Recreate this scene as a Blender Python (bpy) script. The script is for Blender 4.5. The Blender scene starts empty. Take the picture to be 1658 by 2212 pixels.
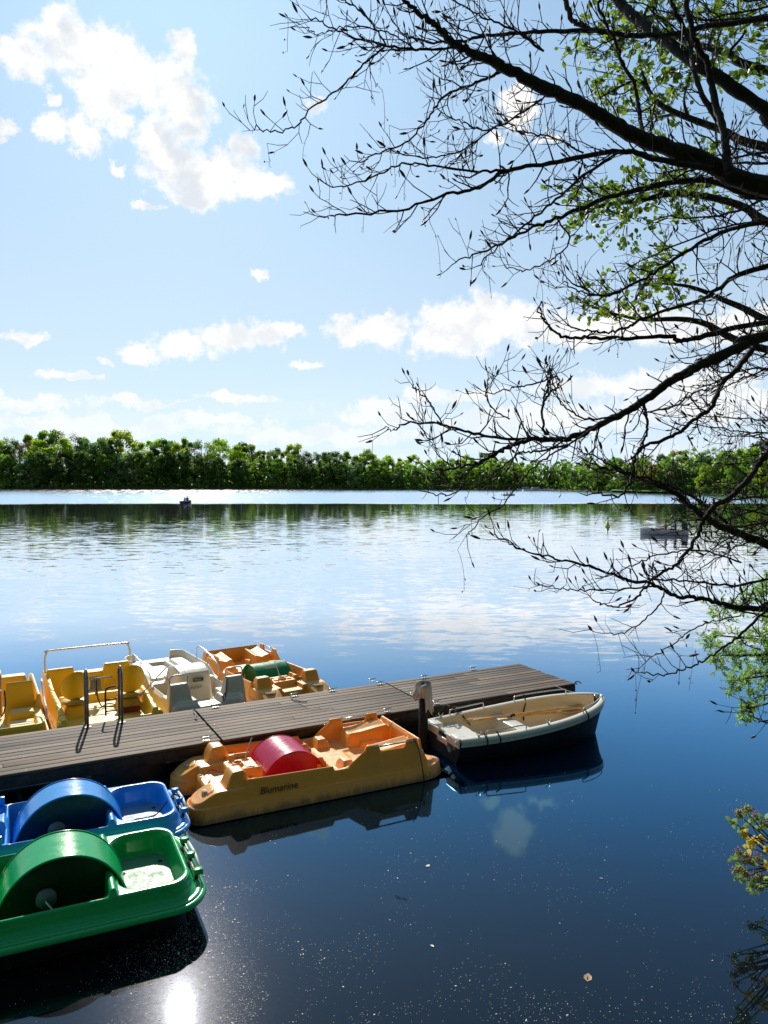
import bpy, bmesh, math, random
import numpy as np
from mathutils import Vector, Matrix
random.seed(11); rng=np.random.default_rng(5)
S=bpy.context.scene; COL=S.collection
R=math.radians
# ------------------------------------------------------------------ camera
CAMZ=4.7; F=1659.0; PT=math.atan(76/F)
cam=bpy.data.cameras.new('camera'); co=bpy.data.objects.new('camera',cam); COL.objects.link(co)
co.location=(0,0,CAMZ); co.rotation_euler=(math.pi/2-PT,0,0)
cam.sensor_fit='VERTICAL'; cam.sensor_height=36; cam.sensor_width=27; cam.lens=27.0; cam.clip_end=6000; cam.clip_start=.05
S.camera=co
def ray(x,y):
    a=(x-829)/F; b=-(y-1106)/F
    return Vector((a, math.cos(PT)+b*math.sin(PT), -math.sin(PT)+b*math.cos(PT)))
def at_z(x,y,z=0.0):
    d=ray(x,y); t=(z-CAMZ)/d.z
    return Vector((d.x*t,d.y*t,z))
def at_y(x,y,Y):
    d=ray(x,y); t=Y/d.y
    return Vector((d.x*t,Y,CAMZ+d.z*t))
# ------------------------------------------------------------------ object helpers
def tag(o,label=None,cat=None,group=None,kind=None):
    if label: o['label']=label
    if cat: o['category']=cat
    if group: o['group']=group
    if kind: o['kind']=kind
    return o
def empty(name,loc=(0,0,0),rz=0):
    o=bpy.data.objects.new(name,None); COL.objects.link(o); o.location=loc; o.rotation_euler=(0,0,rz); o.empty_display_size=.2
    return o
class MB:
    def __init__(s): s.v=[]; s.f=[]; s.sm=[]; s.rnd=[]; s.k=0.5; s.m=0; s.mi=[]
    def add(s,vs,fs,smooth=False):
        b=len(s.v); s.v.extend([tuple(p) for p in vs]); s.rnd.extend([s.k]*len(vs))
        for f in fs: s.f.append(tuple(i+b for i in f)); s.sm.append(smooth); s.mi.append(s.m)
    def box(s,c,h,rot=0,tilt=None,bev=0):
        x,y,z=h; m=Matrix.Rotation(rot,3,'Z')
        if tilt is not None: m=m@tilt
        c=Vector(c)
        if bev<=0:
            vs=[c+m@Vector((i*x,j*y,k*z)) for i in(-1,1) for j in(-1,1) for k in(-1,1)]
            s.add(vs,[(0,1,3,2),(4,6,7,5),(0,4,5,1),(2,3,7,6),(0,2,6,4),(1,5,7,3)])
        else:
            b=min(bev,x*.9,y*.9,z*.9)
            bm=bmesh.new(); bmesh.ops.create_cube(bm,size=2)
            for v in bm.verts: v.co=Vector((v.co.x*x,v.co.y*y,v.co.z*z))
            bmesh.ops.bevel(bm,geom=list(bm.edges),offset=b,segments=2,affect='EDGES',profile=.5)
            bm.verts.index_update()
            s.add([c+m@v.co for v in bm.verts],[[v.index for v in f.verts] for f in bm.faces],True); bm.free()
    def tube(s,pts,r,n=8,cap=True):
        pts=[Vector(p) for p in pts]; N=len(pts)
        if N<2: return
        rs=r if isinstance(r,(list,tuple)) else [r]*N
        t=(pts[1]-pts[0]).normalized()
        up=Vector((0,0,1)) if abs(t.z)<.9 else Vector((1,0,0))
        a=t.cross(up).normalized(); vs=[]
        for i,p in enumerate(pts):
            if i==0: t=pts[1]-pts[0]
            elif i==N-1: t=pts[-1]-pts[-2]
            else: t=(pts[i+1]-pts[i]).normalized()+(pts[i]-pts[i-1]).normalized()
            if t.length<1e-7: t=Vector((0,0,1))
            t.normalize(); a=(a-t*a.dot(t))
            if a.length<1e-6: a=t.orthogonal()
            a.normalize(); b=t.cross(a)
            for k in range(n):
                w=2*math.pi*k/n; vs.append(p+(a*math.cos(w)+b*math.sin(w))*rs[i])
        fs=[]
        for i in range(N-1):
            for k in range(n):
                k2=(k+1)%n; fs.append((i*n+k,i*n+k2,(i+1)*n+k2,(i+1)*n+k))
        if cap: fs.append(tuple(range(n-1,-1,-1))); fs.append(tuple((N-1)*n+k for k in range(n)))
        s.add(vs,fs,True)
    def cyl(s,c,r,h,n=20,r2=None):
        s.tube([c,(c[0],c[1],c[2]+h)],[r,r if r2 is None else r2],n)
    def ell(s,c,r,n=10,m=6,rot=None):
        vs=[];c=Vector(c)
        for i in range(m+1):
            th=math.pi*i/m
            for k in range(n):
                w=2*math.pi*k/n
                p=Vector((r[0]*math.sin(th)*math.cos(w),r[1]*math.sin(th)*math.sin(w),r[2]*math.cos(th)))
                if rot is not None: p=rot@p
                vs.append(c+p)
        fs=[(i*n+k,(i+1)*n+k,(i+1)*n+(k+1)%n,i*n+(k+1)%n) for i in range(m) for k in range(n)]
        s.add(vs,fs,True)
    def build(s,name,mat,parent=None,mod=None):
        me=bpy.data.meshes.new(name); me.from_pydata(s.v,[],s.f); me.update()
        me.polygons.foreach_set('use_smooth',s.sm)
        at=me.attributes.new('rnd','FLOAT','POINT'); at.data.foreach_set('value',s.rnd)
        if isinstance(mat,(list,tuple)):
            for m in mat: me.materials.append(m)
            me.polygons.foreach_set('material_index',s.mi)
        else: me.materials.append(mat)
        o=bpy.data.objects.new(name,me); COL.objects.link(o)
        if parent is not None: o.parent=parent
        return o
def arc(pts,k=6):
    """Catmull-Rom through points"""
    P=[Vector(p) for p in pts]; P=[P[0]*2-P[1]]+P+[P[-1]*2-P[-2]]; out=[]
    for i in range(1,len(P)-2):
        for j in range(k):
            t=j/k; a,b,c,d=P[i-1],P[i],P[i+1],P[i+2]
            out.append(.5*((2*b)+(c-a)*t+(2*a-5*b+4*c-d)*t*t+(3*b-a-3*c+d)*t**3))
    out.append(P[-2]); return out
# ------------------------------------------------------------------ materials
class NT:
    def __init__(s,nt): s.nt=nt; s.N=nt.nodes; s.L=nt.links
    def n(s,t,**kw):
        x=s.N.new(t)
        for k,v in kw.items():
            if k.startswith('i_'): x.inputs[k[2:].replace('_',' ')].default_value=v
            else: setattr(x,k,v)
        return x
    def l(s,a,b): s.L.new(a,b)
    def math(s,op,a,b=None,c=None,clamp=False):
        x=s.N.new('ShaderNodeMath'); x.operation=op; x.use_clamp=clamp
        for i,v in enumerate((a,b,c)):
            if v is None: continue
            if isinstance(v,(int,float)): x.inputs[i].default_value=v
            else: s.L.new(v,x.inputs[i])
        return x.outputs[0]
    def vmath(s,op,a,b=None,c=None,out=0):
        x=s.N.new('ShaderNodeVectorMath'); x.operation=op
        for i,v in enumerate((a,b,c)):
            if v is None: continue
            if isinstance(v,(tuple,Vector)): x.inputs[i].default_value=v
            else: s.L.new(v,x.inputs[i])
        return x.outputs[out]
    def mr(s,v,a,b,c,d,sm=True):
        x=s.N.new('ShaderNodeMapRange'); x.interpolation_type='SMOOTHSTEP' if sm else 'LINEAR'
        s.L.new(v,x.inputs[0])
        for i,q in enumerate((a,b,c,d)):
            if isinstance(q,(int,float)): x.inputs[i+1].default_value=q
            else: s.L.new(q,x.inputs[i+1])
        return x.outputs[0]
    def mix(s,f,a,b):
        x=s.N.new('ShaderNodeMix'); x.data_type='RGBA'
        if isinstance(f,(int,float)): x.inputs[0].default_value=f
        else: s.L.new(f,x.inputs[0])
        for i,v in ((6,a),(7,b)):
            if isinstance(v,tuple): x.inputs[i].default_value=v if len(v)==4 else (*v,1)
            else: s.L.new(v,x.inputs[i])
        return x.outputs[2]
    def noise(s,vec,scale,detail=3,rough=.5,out=0):
        x=s.N.new('ShaderNodeTexNoise'); x.inputs['Scale'].default_value=scale; x.inputs['Detail'].default_value=detail; x.inputs['Roughness'].default_value=rough
        if vec is not None: s.L.new(vec,x.inputs['Vector'])
        return x.outputs[out]
def newmat(name):
    m=bpy.data.materials.new(name); m.use_nodes=True; t=NT(m.node_tree)
    return m,t,m.node_tree.nodes['Principled BSDF']
def plain(name,col,rough=.5,metal=0,var=.15,scale=6,bump=.1,bscale=40,coat=0,dirt=None):
    m,t,p=newmat(name); tc=t.n('ShaderNodeTexCoord').outputs['Object']
    n=t.noise(tc,scale,5,.6)
    a=tuple(c*(1-var) for c in col); b=tuple(min(1,c*(1+var)) for c in col)
    c=t.mix(t.mr(n,.3,.7,0,1),a,b)
    if dirt:
        n2=t.noise(tc,dirt[1],8,.7); c=t.mix(t.mr(n2,.56,.72,0,dirt[2]),c,dirt[0])
    t.l(c,p.inputs['Base Color']); p.inputs['Roughness'].default_value=rough; p.inputs['Metallic'].default_value=metal
    r=t.mr(t.noise(tc,scale*3,4),.3,.7,rough*.8,min(1,rough*1.25)); t.l(r,p.inputs['Roughness'])
    if coat: p.inputs['Coat Weight'].default_value=coat; p.inputs['Coat Roughness'].default_value=.12
    if bump:
        b=t.n('ShaderNodeBump'); b.inputs['Strength'].default_value=bump; b.inputs['Distance'].default_value=.01
        t.l(t.noise(tc,bscale,4),b.inputs['Height']); t.l(b.outputs[0],p.inputs['Normal'])
    return m
def plastic(name,col,fade=(.8,.75,.6),rough=.3,fadeamt=.25,trans=0):
    """weathered rotomoulded plastic: chalky fading on the flats, scuffs and dirt"""
    m,t,p=newmat(name); tc=t.n('ShaderNodeTexCoord').outputs['Object']
    ge=t.n('ShaderNodeNewGeometry').outputs['Normal']
    sx=t.n('ShaderNodeSeparateXYZ'); t.l(ge,sx.inputs[0])
    flat=t.mr(sx.outputs[2],.75,1,0,1)
    n=t.noise(tc,3.5,6,.65)
    f=t.math('MULTIPLY',flat,t.mr(n,.25,.7,fadeamt*.5,fadeamt))
    c=t.mix(f,col,fade)
    n2=t.noise(tc,9,8,.75); c=t.mix(t.mr(n2,.60,.75,0,.28),c,(.2,.16,.1))
    v=t.noise(t.vmath('MULTIPLY',tc,(1,6,6)),7,5,.7); c=t.mix(t.mr(v,.6,.8,0,.25),c,tuple(min(1,x*1.3+.05) for x in col))
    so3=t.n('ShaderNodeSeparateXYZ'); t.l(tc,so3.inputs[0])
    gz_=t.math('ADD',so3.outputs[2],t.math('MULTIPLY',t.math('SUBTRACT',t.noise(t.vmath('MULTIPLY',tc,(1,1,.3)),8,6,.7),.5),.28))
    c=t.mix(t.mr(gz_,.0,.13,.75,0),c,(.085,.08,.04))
    sc=t.noise(t.vmath('MULTIPLY',tc,(2,14,14)),6,6,.75); c=t.mix(t.mr(sc,.63,.70,0,.4),c,(.75,.72,.65))
    t.l(c,p.inputs['Base Color']); t.l(t.mr(n2,.3,.7,rough*.75,rough*1.5),p.inputs['Roughness'])
    b=t.n('ShaderNodeBump'); b.inputs['Strength'].default_value=.18; b.inputs['Distance'].default_value=.01
    t.l(t.noise(tc,14,5,.6),b.inputs['Height']); t.l(b.outputs[0],p.inputs['Normal'])
    if trans:
        tr=t.n('ShaderNodeBsdfTranslucent'); tr.inputs[0].default_value=(*[x**.8 for x in col],1)
        mx=t.n('ShaderNodeMixShader'); mx.inputs[0].default_value=trans
        t.l(p.outputs[0],mx.inputs[1]); t.l(tr.outputs[0],mx.inputs[2])
        t.l(mx.outputs[0],t.N['Material Output'].inputs[0])
    return m
def leafmat(name,a,b,trans=.45,rough=.45):
    m,t,p=newmat(name)
    at=t.n('ShaderNodeAttribute'); at.attribute_name='rnd'
    oi=t.n('ShaderNodeObjectInfo').outputs['Random']
    c=t.mix(at.outputs['Fac'],a,b)
    hs=t.n('ShaderNodeHueSaturation'); t.l(c,hs.inputs['Color']); t.l(t.mr(oi,0,1,.75,1.25,False),hs.inputs['Value']); t.l(t.mr(oi,0,1,.49,.51,False),hs.inputs['Hue'])
    t.l(hs.outputs[0],p.inputs['Base Color']); p.inputs['Roughness'].default_value=rough
    tr=t.n('ShaderNodeBsdfTranslucent'); 
    h2=t.n('ShaderNodeHueSaturation'); h2.inputs['Value'].default_value=3.3; h2.inputs['Hue'].default_value=.485; t.l(hs.outputs[0],h2.inputs['Color']); t.l(h2.outputs[0],tr.inputs[0])
    mx=t.n('ShaderNodeMixShader'); mx.inputs[0].default_value=trans
    t.l(p.outputs[0],mx.inputs[1]); t.l(tr.outputs[0],mx.inputs[2]); t.l(mx.outputs[0],t.N['Material Output'].inputs[0])
    return m
M={}
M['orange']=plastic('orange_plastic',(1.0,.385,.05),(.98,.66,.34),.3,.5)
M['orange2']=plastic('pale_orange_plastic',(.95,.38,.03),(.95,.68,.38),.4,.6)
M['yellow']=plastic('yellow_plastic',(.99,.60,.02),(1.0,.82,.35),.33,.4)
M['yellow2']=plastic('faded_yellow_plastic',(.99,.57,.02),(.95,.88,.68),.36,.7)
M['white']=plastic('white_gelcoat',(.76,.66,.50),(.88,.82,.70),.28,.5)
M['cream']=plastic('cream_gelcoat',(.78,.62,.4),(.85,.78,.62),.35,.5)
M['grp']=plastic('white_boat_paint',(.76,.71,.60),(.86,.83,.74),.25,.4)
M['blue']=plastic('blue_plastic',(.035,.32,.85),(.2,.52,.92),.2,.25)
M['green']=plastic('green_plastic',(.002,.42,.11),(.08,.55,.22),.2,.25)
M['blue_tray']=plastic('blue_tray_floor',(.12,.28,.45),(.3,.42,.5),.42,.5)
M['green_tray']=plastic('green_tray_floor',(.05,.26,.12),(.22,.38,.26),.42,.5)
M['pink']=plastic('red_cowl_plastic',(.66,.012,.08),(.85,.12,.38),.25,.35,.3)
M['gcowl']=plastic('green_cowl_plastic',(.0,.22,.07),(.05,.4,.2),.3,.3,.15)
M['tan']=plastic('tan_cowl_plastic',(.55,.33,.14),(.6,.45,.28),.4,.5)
M['red']=plain('dark_red_bristle',(.22,.015,.008),.6,bump=.3)
M['metal']=plain('galvanised_tube',(.7,.68,.65),.28,.85,.08,bump=0)
M['steel']=plain('worn_dark_steel_tube',(.2,.185,.17),.3,.7,.1,bump=0)
M['whitepipe']=plain('white_painted_tube',(.75,.75,.73),.35)
M['darkmetal']=plain('dark_steel',(.06,.06,.06),.45,.6)
M['black']=plain('black_rubber',(.012,.012,.013),.5)
M['navy']=plain('black_blue_hull_paint_and_shade',(.006,.008,.014),.55)
M['rope']=plain('black_rope',(.02,.018,.016),.9,bump=.5,bscale=150)
M['palerope']=plain('pale_rope',(.4,.36,.3),.9,bump=.5,bscale=150)
M['cloth']=plain('dirty_white_cloth',(.5,.44,.36),.9,var=.3,scale=9,bump=.4,dirt=((.12,.09,.06),14,.6))
M['oar']=plain('varnished_wood',(.55,.3,.08),.35,var=.25,scale=8)
M['sticker']=plain('black_sticker',(.03,.022,.015),.5)
M['label']=plain('grey_label',(.16,.14,.11),.5)
M['palelabel']=plain('worn_pale_lettering',(.55,.53,.48),.5)
M['skin']=plain('skin',(.5,.3,.2),.6); M['hair']=plain('dark_hair',(.02,.015,.01),.7)
M['shirt']=plain('dark_shirt',(.02,.03,.08),.8); M['shirt2']=plain('russet_shirt',(.25,.07,.03),.8); M['shirt3']=plain('grey_shirt',(.2,.25,.35),.8)
# bark
m,t,p=newmat('dark_bark'); tc=t.n('ShaderNodeTexCoord').outputs['Object']
n=t.noise(tc,12,8,.7); c=t.mix(t.mr(n,.35,.7,0,1),(.012,.009,.006),(.05,.038,.026)); n3=t.noise(tc,5,4); c=t.mix(t.mr(n3,.58,.7,0,.5),c,(.03,.045,.012))
t.l(c,p.inputs['Base Color']); p.inputs['Roughness'].default_value=.85
b=t.n('ShaderNodeBump'); b.inputs['Strength'].default_value=.7; b.inputs['Distance'].default_value=.02; t.l(t.noise(tc,45,6,.7),b.inputs['Height']); t.l(b.outputs[0],p.inputs['Normal'])
M['bark']=m
M['bud']=leafmat('bud_scales',(.045,.022,.012),(.13,.07,.03),.15,.5)
M['leaf']=leafmat('spring_leaves',(.035,.09,.008),(.11,.20,.015),.5)
M['willow']=leafmat('willow_leaves',(.08,.16,.03),(.2,.33,.07),.4)
M['vib']=leafmat('viburnum_leaves',(.06,.12,.03),(.2,.28,.08),.35)
M['vibyellow']=leafmat('yellowing_leaves',(.26,.26,.03),(.42,.34,.06),.5)
M['flower']=leafmat('dry_flower_heads',(.35,.2,.12),(.6,.42,.25),.2)
# wood deck
m,t,p=newmat('weathered_planks'); tc=t.n('ShaderNodeTexCoord').outputs['Object']
at=t.n('ShaderNodeAttribute'); at.attribute_name='rnd'
cx=t.n('ShaderNodeCombineXYZ'); t.l(t.math('MULTIPLY',at.outputs['Fac'],37),cx.inputs[2])
v=t.vmath('ADD',t.vmath('MULTIPLY',tc,(1.2,22,22)),cx.outputs[0])
g=t.noise(v,1.0,8,.65); c=t.mix(t.mr(g,.25,.75,0,1),(.034,.019,.010),(.17,.10,.054))
c=t.mix(t.mr(t.noise(tc,1.7,6,.6),.4,.65,0,.6),c,(.11,.078,.05))
hs=t.n('ShaderNodeHueSaturation'); t.l(c,hs.inputs['Color']); t.l(t.mr(at.outputs['Fac'],0,1,.4,1.6,False),hs.inputs['Value'])
c=t.mix(t.mr(t.noise(tc,5,7,.75),.6,.75,0,.6),hs.outputs[0],(.035,.028,.022))
c=t.mix(t.mr(t.noise(tc,11,3,.5),.73,.76,0,.7),c,(.45,.43,.4))
c=t.mix(t.mr(t.noise(t.vmath('MULTIPLY',tc,(1,3,1)),2.2,8,.7),.52,.66,0,.65),c,(.03,.036,.02))
t.l(c,p.inputs['Base Color']); p.inputs['Roughness'].default_value=.7
b=t.n('ShaderNodeBump'); b.inputs['Strength'].default_value=.5; b.inputs['Distance'].default_value=.006; t.l(g,b.inputs['Height']); t.l(b.outputs[0],p.inputs['Normal'])
M['deck']=m
M['beam']=plain('wet_dark_timber',(.035,.025,.018),.7,var=.4,scale=5,bump=.4)
M['pile']=plain('tarred_pile',(.012,.009,.007),.8,bump=.4)
M['soil']=plain('bank_soil',(.04,.035,.02),.95,var=.4,scale=2,bump=.5)
M['lawn']=plain('lawn_green',(.08,.17,.03),.9,var=.3,scale=.2,bump=0)
M['speck']=plain('pollen_fleck',(.75,.72,.6),.5,bump=0)
M['buoy']=plain('buoy_paint',(.5,.42,.03),.5)
M['far_light']=plain('far_pale_grey_paint',(.4,.42,.44),.5); M['far_white']=plain('far_white_paint',(.6,.6,.6),.5); M['far_grey']=plain('far_grey_paint',(.2,.22,.26),.5)
def _vs(t):
    def f(v,k):
        x=t.N.new('ShaderNodeVectorMath'); x.operation='SCALE'; t.l(v,x.inputs[0]); t.l(k,x.inputs[3]); return x.outputs[0]
    return f
# ------------------------------------------------------------------ light and sky
sunray=ray(390,2188); SE=math.atan2(-sunray.z,math.hypot(sunray.x,sunray.y)); SA=math.atan2(sunray.x,sunray.y)
sl=bpy.data.lights.new('sun','SUN'); sl.energy=4.4; sl.angle=R(.55); sl.color=(1,.93,.82)
so=bpy.data.objects.new('sun',sl); COL.objects.link(so)
sd=Vector((math.sin(SA)*math.cos(SE),math.cos(SA)*math.cos(SE),math.sin(SE)))
so.rotation_euler=sd.to_track_quat('Z','Y').to_euler(); so.location=sd*50
w=bpy.data.worlds.new('World'); S.world=w; w.use_nodes=True; t=NT(w.node_tree)
bg=t.N['Background']; vscale_w=_vs(t)
sky=t.n('ShaderNodeTexSky'); sky.sky_type='NISHITA'; sky.sun_disc=False; sky.sun_elevation=SE; sky.sun_rotation=SA
sky.altitude=100; sky.air_density=1.0; sky.dust_density=.6; sky.ozone_density=1.6
gen=t.n('ShaderNodeTexCoord').outputs['Generated']
d=t.vmath('NORMALIZE',gen); sx=t.n('ShaderNodeSeparateXYZ'); t.l(d,sx.inputs[0])
az=t.math('ARCTAN2',sx.outputs[0],sx.outputs[1]); el=t.math('ARCSINE',sx.outputs[2])
cb=t.n('ShaderNodeCombineXYZ'); t.l(az,cb.inputs[0]); t.l(el,cb.inputs[1])
pos=cb.outputs[0]
# billow distortion (finer towards the horizon is left natural)
w1=t.noise(d,7,5,.6,out=1); w2=t.noise(d,26,6,.65,out=1)
p1=t.vmath('ADD',pos,t.vmath('MULTIPLY',t.vmath('SUBTRACT',w1,(.5,.5,.5)),(.085,.06,0)))
p1=t.vmath('ADD',p1,t.vmath('MULTIPLY',t.vmath('SUBTRACT',w2,(.5,.5,.5)),(.05,.045,0)))
CL=[(60,125,75,50),(150,105,60,55),(225,120,100,65),(290,175,90,60),(225,215,65,60),(255,265,40,28),(385,190,65,65),(410,235,50,60),(400,90,30,38),(345,285,50,45),(355,335,65,50),(445,385,110,60),(515,335,34,38),(550,410,80,30),(410,425,60,32),
(10,262,36,20),(120,270,50,34),(185,292,42,36),(3,292,16,14),(262,357,26,14),(113,205,17,13),(315,450,30,10),
(410,748,95,34),(495,720,65,34),(585,715,55,26),(295,755,55,20),(60,718,52,13),(140,806,80,13),(650,782,45,12),(222,778,16,8),(570,600,16,12),
(755,722,68,38),(840,712,70,38),(1000,715,125,55),(1050,680,65,40),(1150,705,110,50),(1260,722,120,40),(1400,700,130,40),(1560,700,130,45),(1700,690,150,50),
(1260,838,120,26),(1450,830,170,36),(1020,850,70,18),(925,845,42,22),(520,855,95,14),(300,862,110,14),(90,872,130,20),(830,888,120,30),(180,920,280,28),(700,935,280,26),(1150,905,250,36),(480,905,160,14),(1550,880,250,40),
(1110,228,62,46),(682,236,26,18),(1060,300,26,16),(1180,300,30,14)]
f=None
for (cx_,cy_,rx,ry) in CL:
    q=ray(cx_,cy_).normalized(); a=math.atan2(q.x,q.y); e=math.asin(q.z); k=math.sqrt(1+((cx_-829)/F)**2+((cy_-1030)/F)**2)
    rx/=F*k*.97; ry/=F*k*.97
    l_=t.vmath('LENGTH',t.vmath('MULTIPLY_ADD',p1,(1/rx,1/ry,0),(-a/rx,-e/ry,0)),out=1)
    if f is None: f=l_
    else:
        x=t.N.new('ShaderNodeMath'); x.operation='SMOOTH_MIN'; t.l(f,x.inputs[0]); t.l(l_,x.inputs[1]); x.inputs[2].default_value=.35; f=x.outputs[0]
det=t.noise(d,46,10,.68); big=t.noise(d,16,4,.5)
fd=t.math('ADD',f,t.math('MULTIPLY',t.math('SUBTRACT',det,.5),1.75))
dens=t.math('MULTIPLY',t.mr(fd,.50,1.10,1,0),t.mr(el,.03,.16,.6,1))
# thin veil of high haze clouds close to the horizon
lowveil=t.math('MULTIPLY',t.mr(el,.0,.14,1,0),t.mr(t.noise(t.vmath('MULTIPLY',d,(3,3,22)),2.2,6,.6),.35,.7,.05,.8))
dens2=t.math('MAXIMUM',dens,t.math('MULTIPLY',lowveil,.6))
core=t.math('MULTIPLY',t.math('MULTIPLY',t.mr(t.math('ADD',big,t.math('MULTIPLY',det,.3)),.60,.78,0,1),t.mr(f,.95,.45,0,1)),t.mr(el,.05,.4,.5,1))
hot=t.mix(core,(9.7,9.6,9.4),(7.0,7.5,8.1))
# the camera's highlight shoulder: sky luminance rolls off near the sun, hue stays a spring blue paling to the horizon
bw=t.n('ShaderNodeRGBToBW'); t.l(sky.outputs[0],bw.inputs[0])
lum=t.math('DIVIDE',t.math('MULTIPLY',bw.outputs[0],11.0),t.math('ADD',bw.outputs[0],3.6))
hue=t.mix(t.mr(el,0,.62,0,1),(.80,.99,1.15),(.46,.84,1.36))
sdn=t.vmath('DOT_PRODUCT',d,tuple(sd),out=1)
hue=t.mix(t.mr(sdn,.80,1.0,0,.6),hue,(.75,.955,1.16))
hue=t.mix(t.mr(sdn,-.5,.35,.7,0),hue,(.80,.86,.98))
lum=t.math('MULTIPLY',lum,t.mr(el,.50,.85,1,.55)); sky_d=vscale_w(hue,lum)
col=t.mix(dens2,sky_d,hot)
t.l(col,bg.inputs['Color']); bg.inputs['Strength'].default_value=.11
w.cycles.sampling_method='MANUAL'; w.cycles.sample_map_resolution=1024
S.view_settings.view_transform='Standard'; S.view_settings.look='None'; S.view_settings.exposure=0; S.view_settings.gamma=1
# ------------------------------------------------------------------ water
m,t,p=newmat('lake_water'); geo=t.n('ShaderNodeNewGeometry'); P_=geo.outputs['Position']
sx=t.n('ShaderNodeSeparateXYZ'); t.l(P_,sx.inputs[0]); Y=sx.outputs[1]; X=sx.outputs[0]
wob=t.math('SUBTRACT',t.noise(P_,.02,3),.5)
Yw=t.math('ADD',Y,t.math('MULTIPLY',wob,t.math('MULTIPLY',Y,.35)))
Yl=t.math('LOGARITHM',Yw,10)
# slope amplitude against distance: calm by the dock, rippled mid-lake, breeze beyond 135 m
far=t.mr(t.math('ADD',Y,t.math('MULTIPLY',wob,20)),130,143,0,1)
a_mid=t.mr(Yl,1.12,1.45,.0015,.042)
a_mid2=t.mr(Yl,1.6,2.05,1,.33)
patch=t.mr(t.noise(t.vmath('MULTIPLY',P_,(.03,.09,1)),1,3),.3,.7,.75,1.2)
n_a=t.vmath('SUBTRACT',t.noise(t.vmath('MULTIPLY',P_,(.75,2.2,1)),1.0,2,.5,out=1),(.5,.5,.5))
n_b=t.vmath('SUBTRACT',t.noise(t.vmath('MULTIPLY',P_,(2.8,8,1)),1.0,2,.55,out=1),(.5,.5,.5))
n_c=t.vmath('SUBTRACT',t.noise(t.vmath('MULTIPLY',P_,(3.1,9,1)),1.7,3,.7,out=1),(.5,.5,.5))
amp=t.math('MULTIPLY',t.math('MULTIPLY',a_mid,a_mid2),patch)
sl_=t.vmath('ADD',t.vmath('SCALE',n_a,None),t.vmath('SCALE',n_b,None))
# scale nodes need their factor input
def vscale(v,f_):
    x=t.N.new('ShaderNodeVectorMath'); x.operation='SCALE'; t.l(v,x.inputs[0])
    if isinstance(f_,(int,float)): x.inputs[3].default_value=f_
    else: t.l(f_,x.inputs[3])
    return x.outputs[0]
s1=vscale(n_a,t.math('MULTIPLY',amp,3.0)); s2=vscale(n_b,t.math('MULTIPLY',amp,1.6)); fac=t.mr(t.noise(t.vmath('MULTIPLY',P_,(2.6,2.2,1)),1.3,3,.6),.6,.7,1,2.6); s3=vscale(n_c,t.math('MULTIPLY',t.math('MULTIPLY',far,fac),.5))
# on a breezy surface seen at a low angle only the wave faces turned to the viewer show
s3=t.vmath('MULTIPLY',t.vmath('ADD',t.vmath('MULTIPLY',t.vmath('ABSOLUTE',s3),(0,1.5,0)),t.vmath('MULTIPLY',s3,(1,0,0))),(1,-1,0))
s3=t.vmath('ADD',s3,vscale(t.vmath('MULTIPLY',t.vmath('ADD',t.vmath('SUBTRACT',n_c,n_c),(0,-.07,0)),(0,1,0)),far))
ss=t.vmath('ADD',t.vmath('ADD',s1,s2),s3)
ss=t.vmath('MULTIPLY',ss,(1,1,0))
nrm=t.vmath('NORMALIZE',t.vmath('ADD',ss,(0,0,1)))
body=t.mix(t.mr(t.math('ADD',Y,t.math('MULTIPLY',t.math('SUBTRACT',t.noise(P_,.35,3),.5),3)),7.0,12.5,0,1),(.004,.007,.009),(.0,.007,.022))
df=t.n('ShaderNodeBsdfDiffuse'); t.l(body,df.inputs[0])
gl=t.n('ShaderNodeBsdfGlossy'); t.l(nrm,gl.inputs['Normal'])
t.l(t.mix(t.mr(Y,13,25,0,1),t.mix(t.mr(Y,6.5,11,0,1),(.62,.78,.98),(.38,.88,1.36)),t.mix(far,(.95,.98,1.02),(.92,1.0,1.09))),gl.inputs['Color'])  # mirror tint by distance: reflected sky tones put into the gloss colour
gm_=t.noise(t.vmath('MULTIPLY',P_,(.9,.16,1)),1.0,3,.75); gz=t.mr(t.math('ADD',Y,t.math('MULTIPLY',wob,60)),185,250,-.03,.06,False)
gl_m=t.mr(t.math('ADD',gm_,gz),.60,.64,0,1)
t.l(t.math('ADD',.026,t.math('MULTIPLY',far,.07)),gl.inputs['Roughness'])
g2=t.n('ShaderNodeBsdfGlossy'); g2.inputs['Roughness'].default_value=.19; t.l(nrm,g2.inputs['Normal']); g2.inputs['Color'].default_value=(.9,.88,1,1)
gm=t.n('ShaderNodeMixShader'); t.l(t.math('MULTIPLY',t.mr(Y,10,16,1,.15),t.mr(t.noise(P_,22,6,.8),.30,.72,.016,.034)),gm.inputs[0]); t.l(gl.outputs[0],gm.inputs[1]); t.l(g2.outputs[0],gm.inputs[2])
fr=t.n('ShaderNodeFresnel'); fr.inputs[0].default_value=1.34
F_=fr.outputs[0]; F2=t.math('MINIMUM',t.math('ADD',t.math('MULTIPLY',F_,1.5),t.math('MULTIPLY',t.math('MULTIPLY',F_,F_),3.3)),.96)
mx=t.n('ShaderNodeMixShader'); t.l(F2,mx.inputs[0]); t.l(df.outputs[0],mx.inputs[1]); gb_=t.n('ShaderNodeBsdfGlossy'); gb_.distribution='BECKMANN'; gb_.inputs['Roughness'].default_value=.40
gx=t.n('ShaderNodeMixShader'); t.l(t.math('MULTIPLY',far,gl_m),gx.inputs[0]); t.l(gm.outputs[0],gx.inputs[1]); t.l(gb_.outputs[0],gx.inputs[2])
t.l(gx.outputs[0],mx.inputs[2]); t.l(mx.outputs[0],t.N['Material Output'].inputs[0])
M['water']=m
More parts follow.
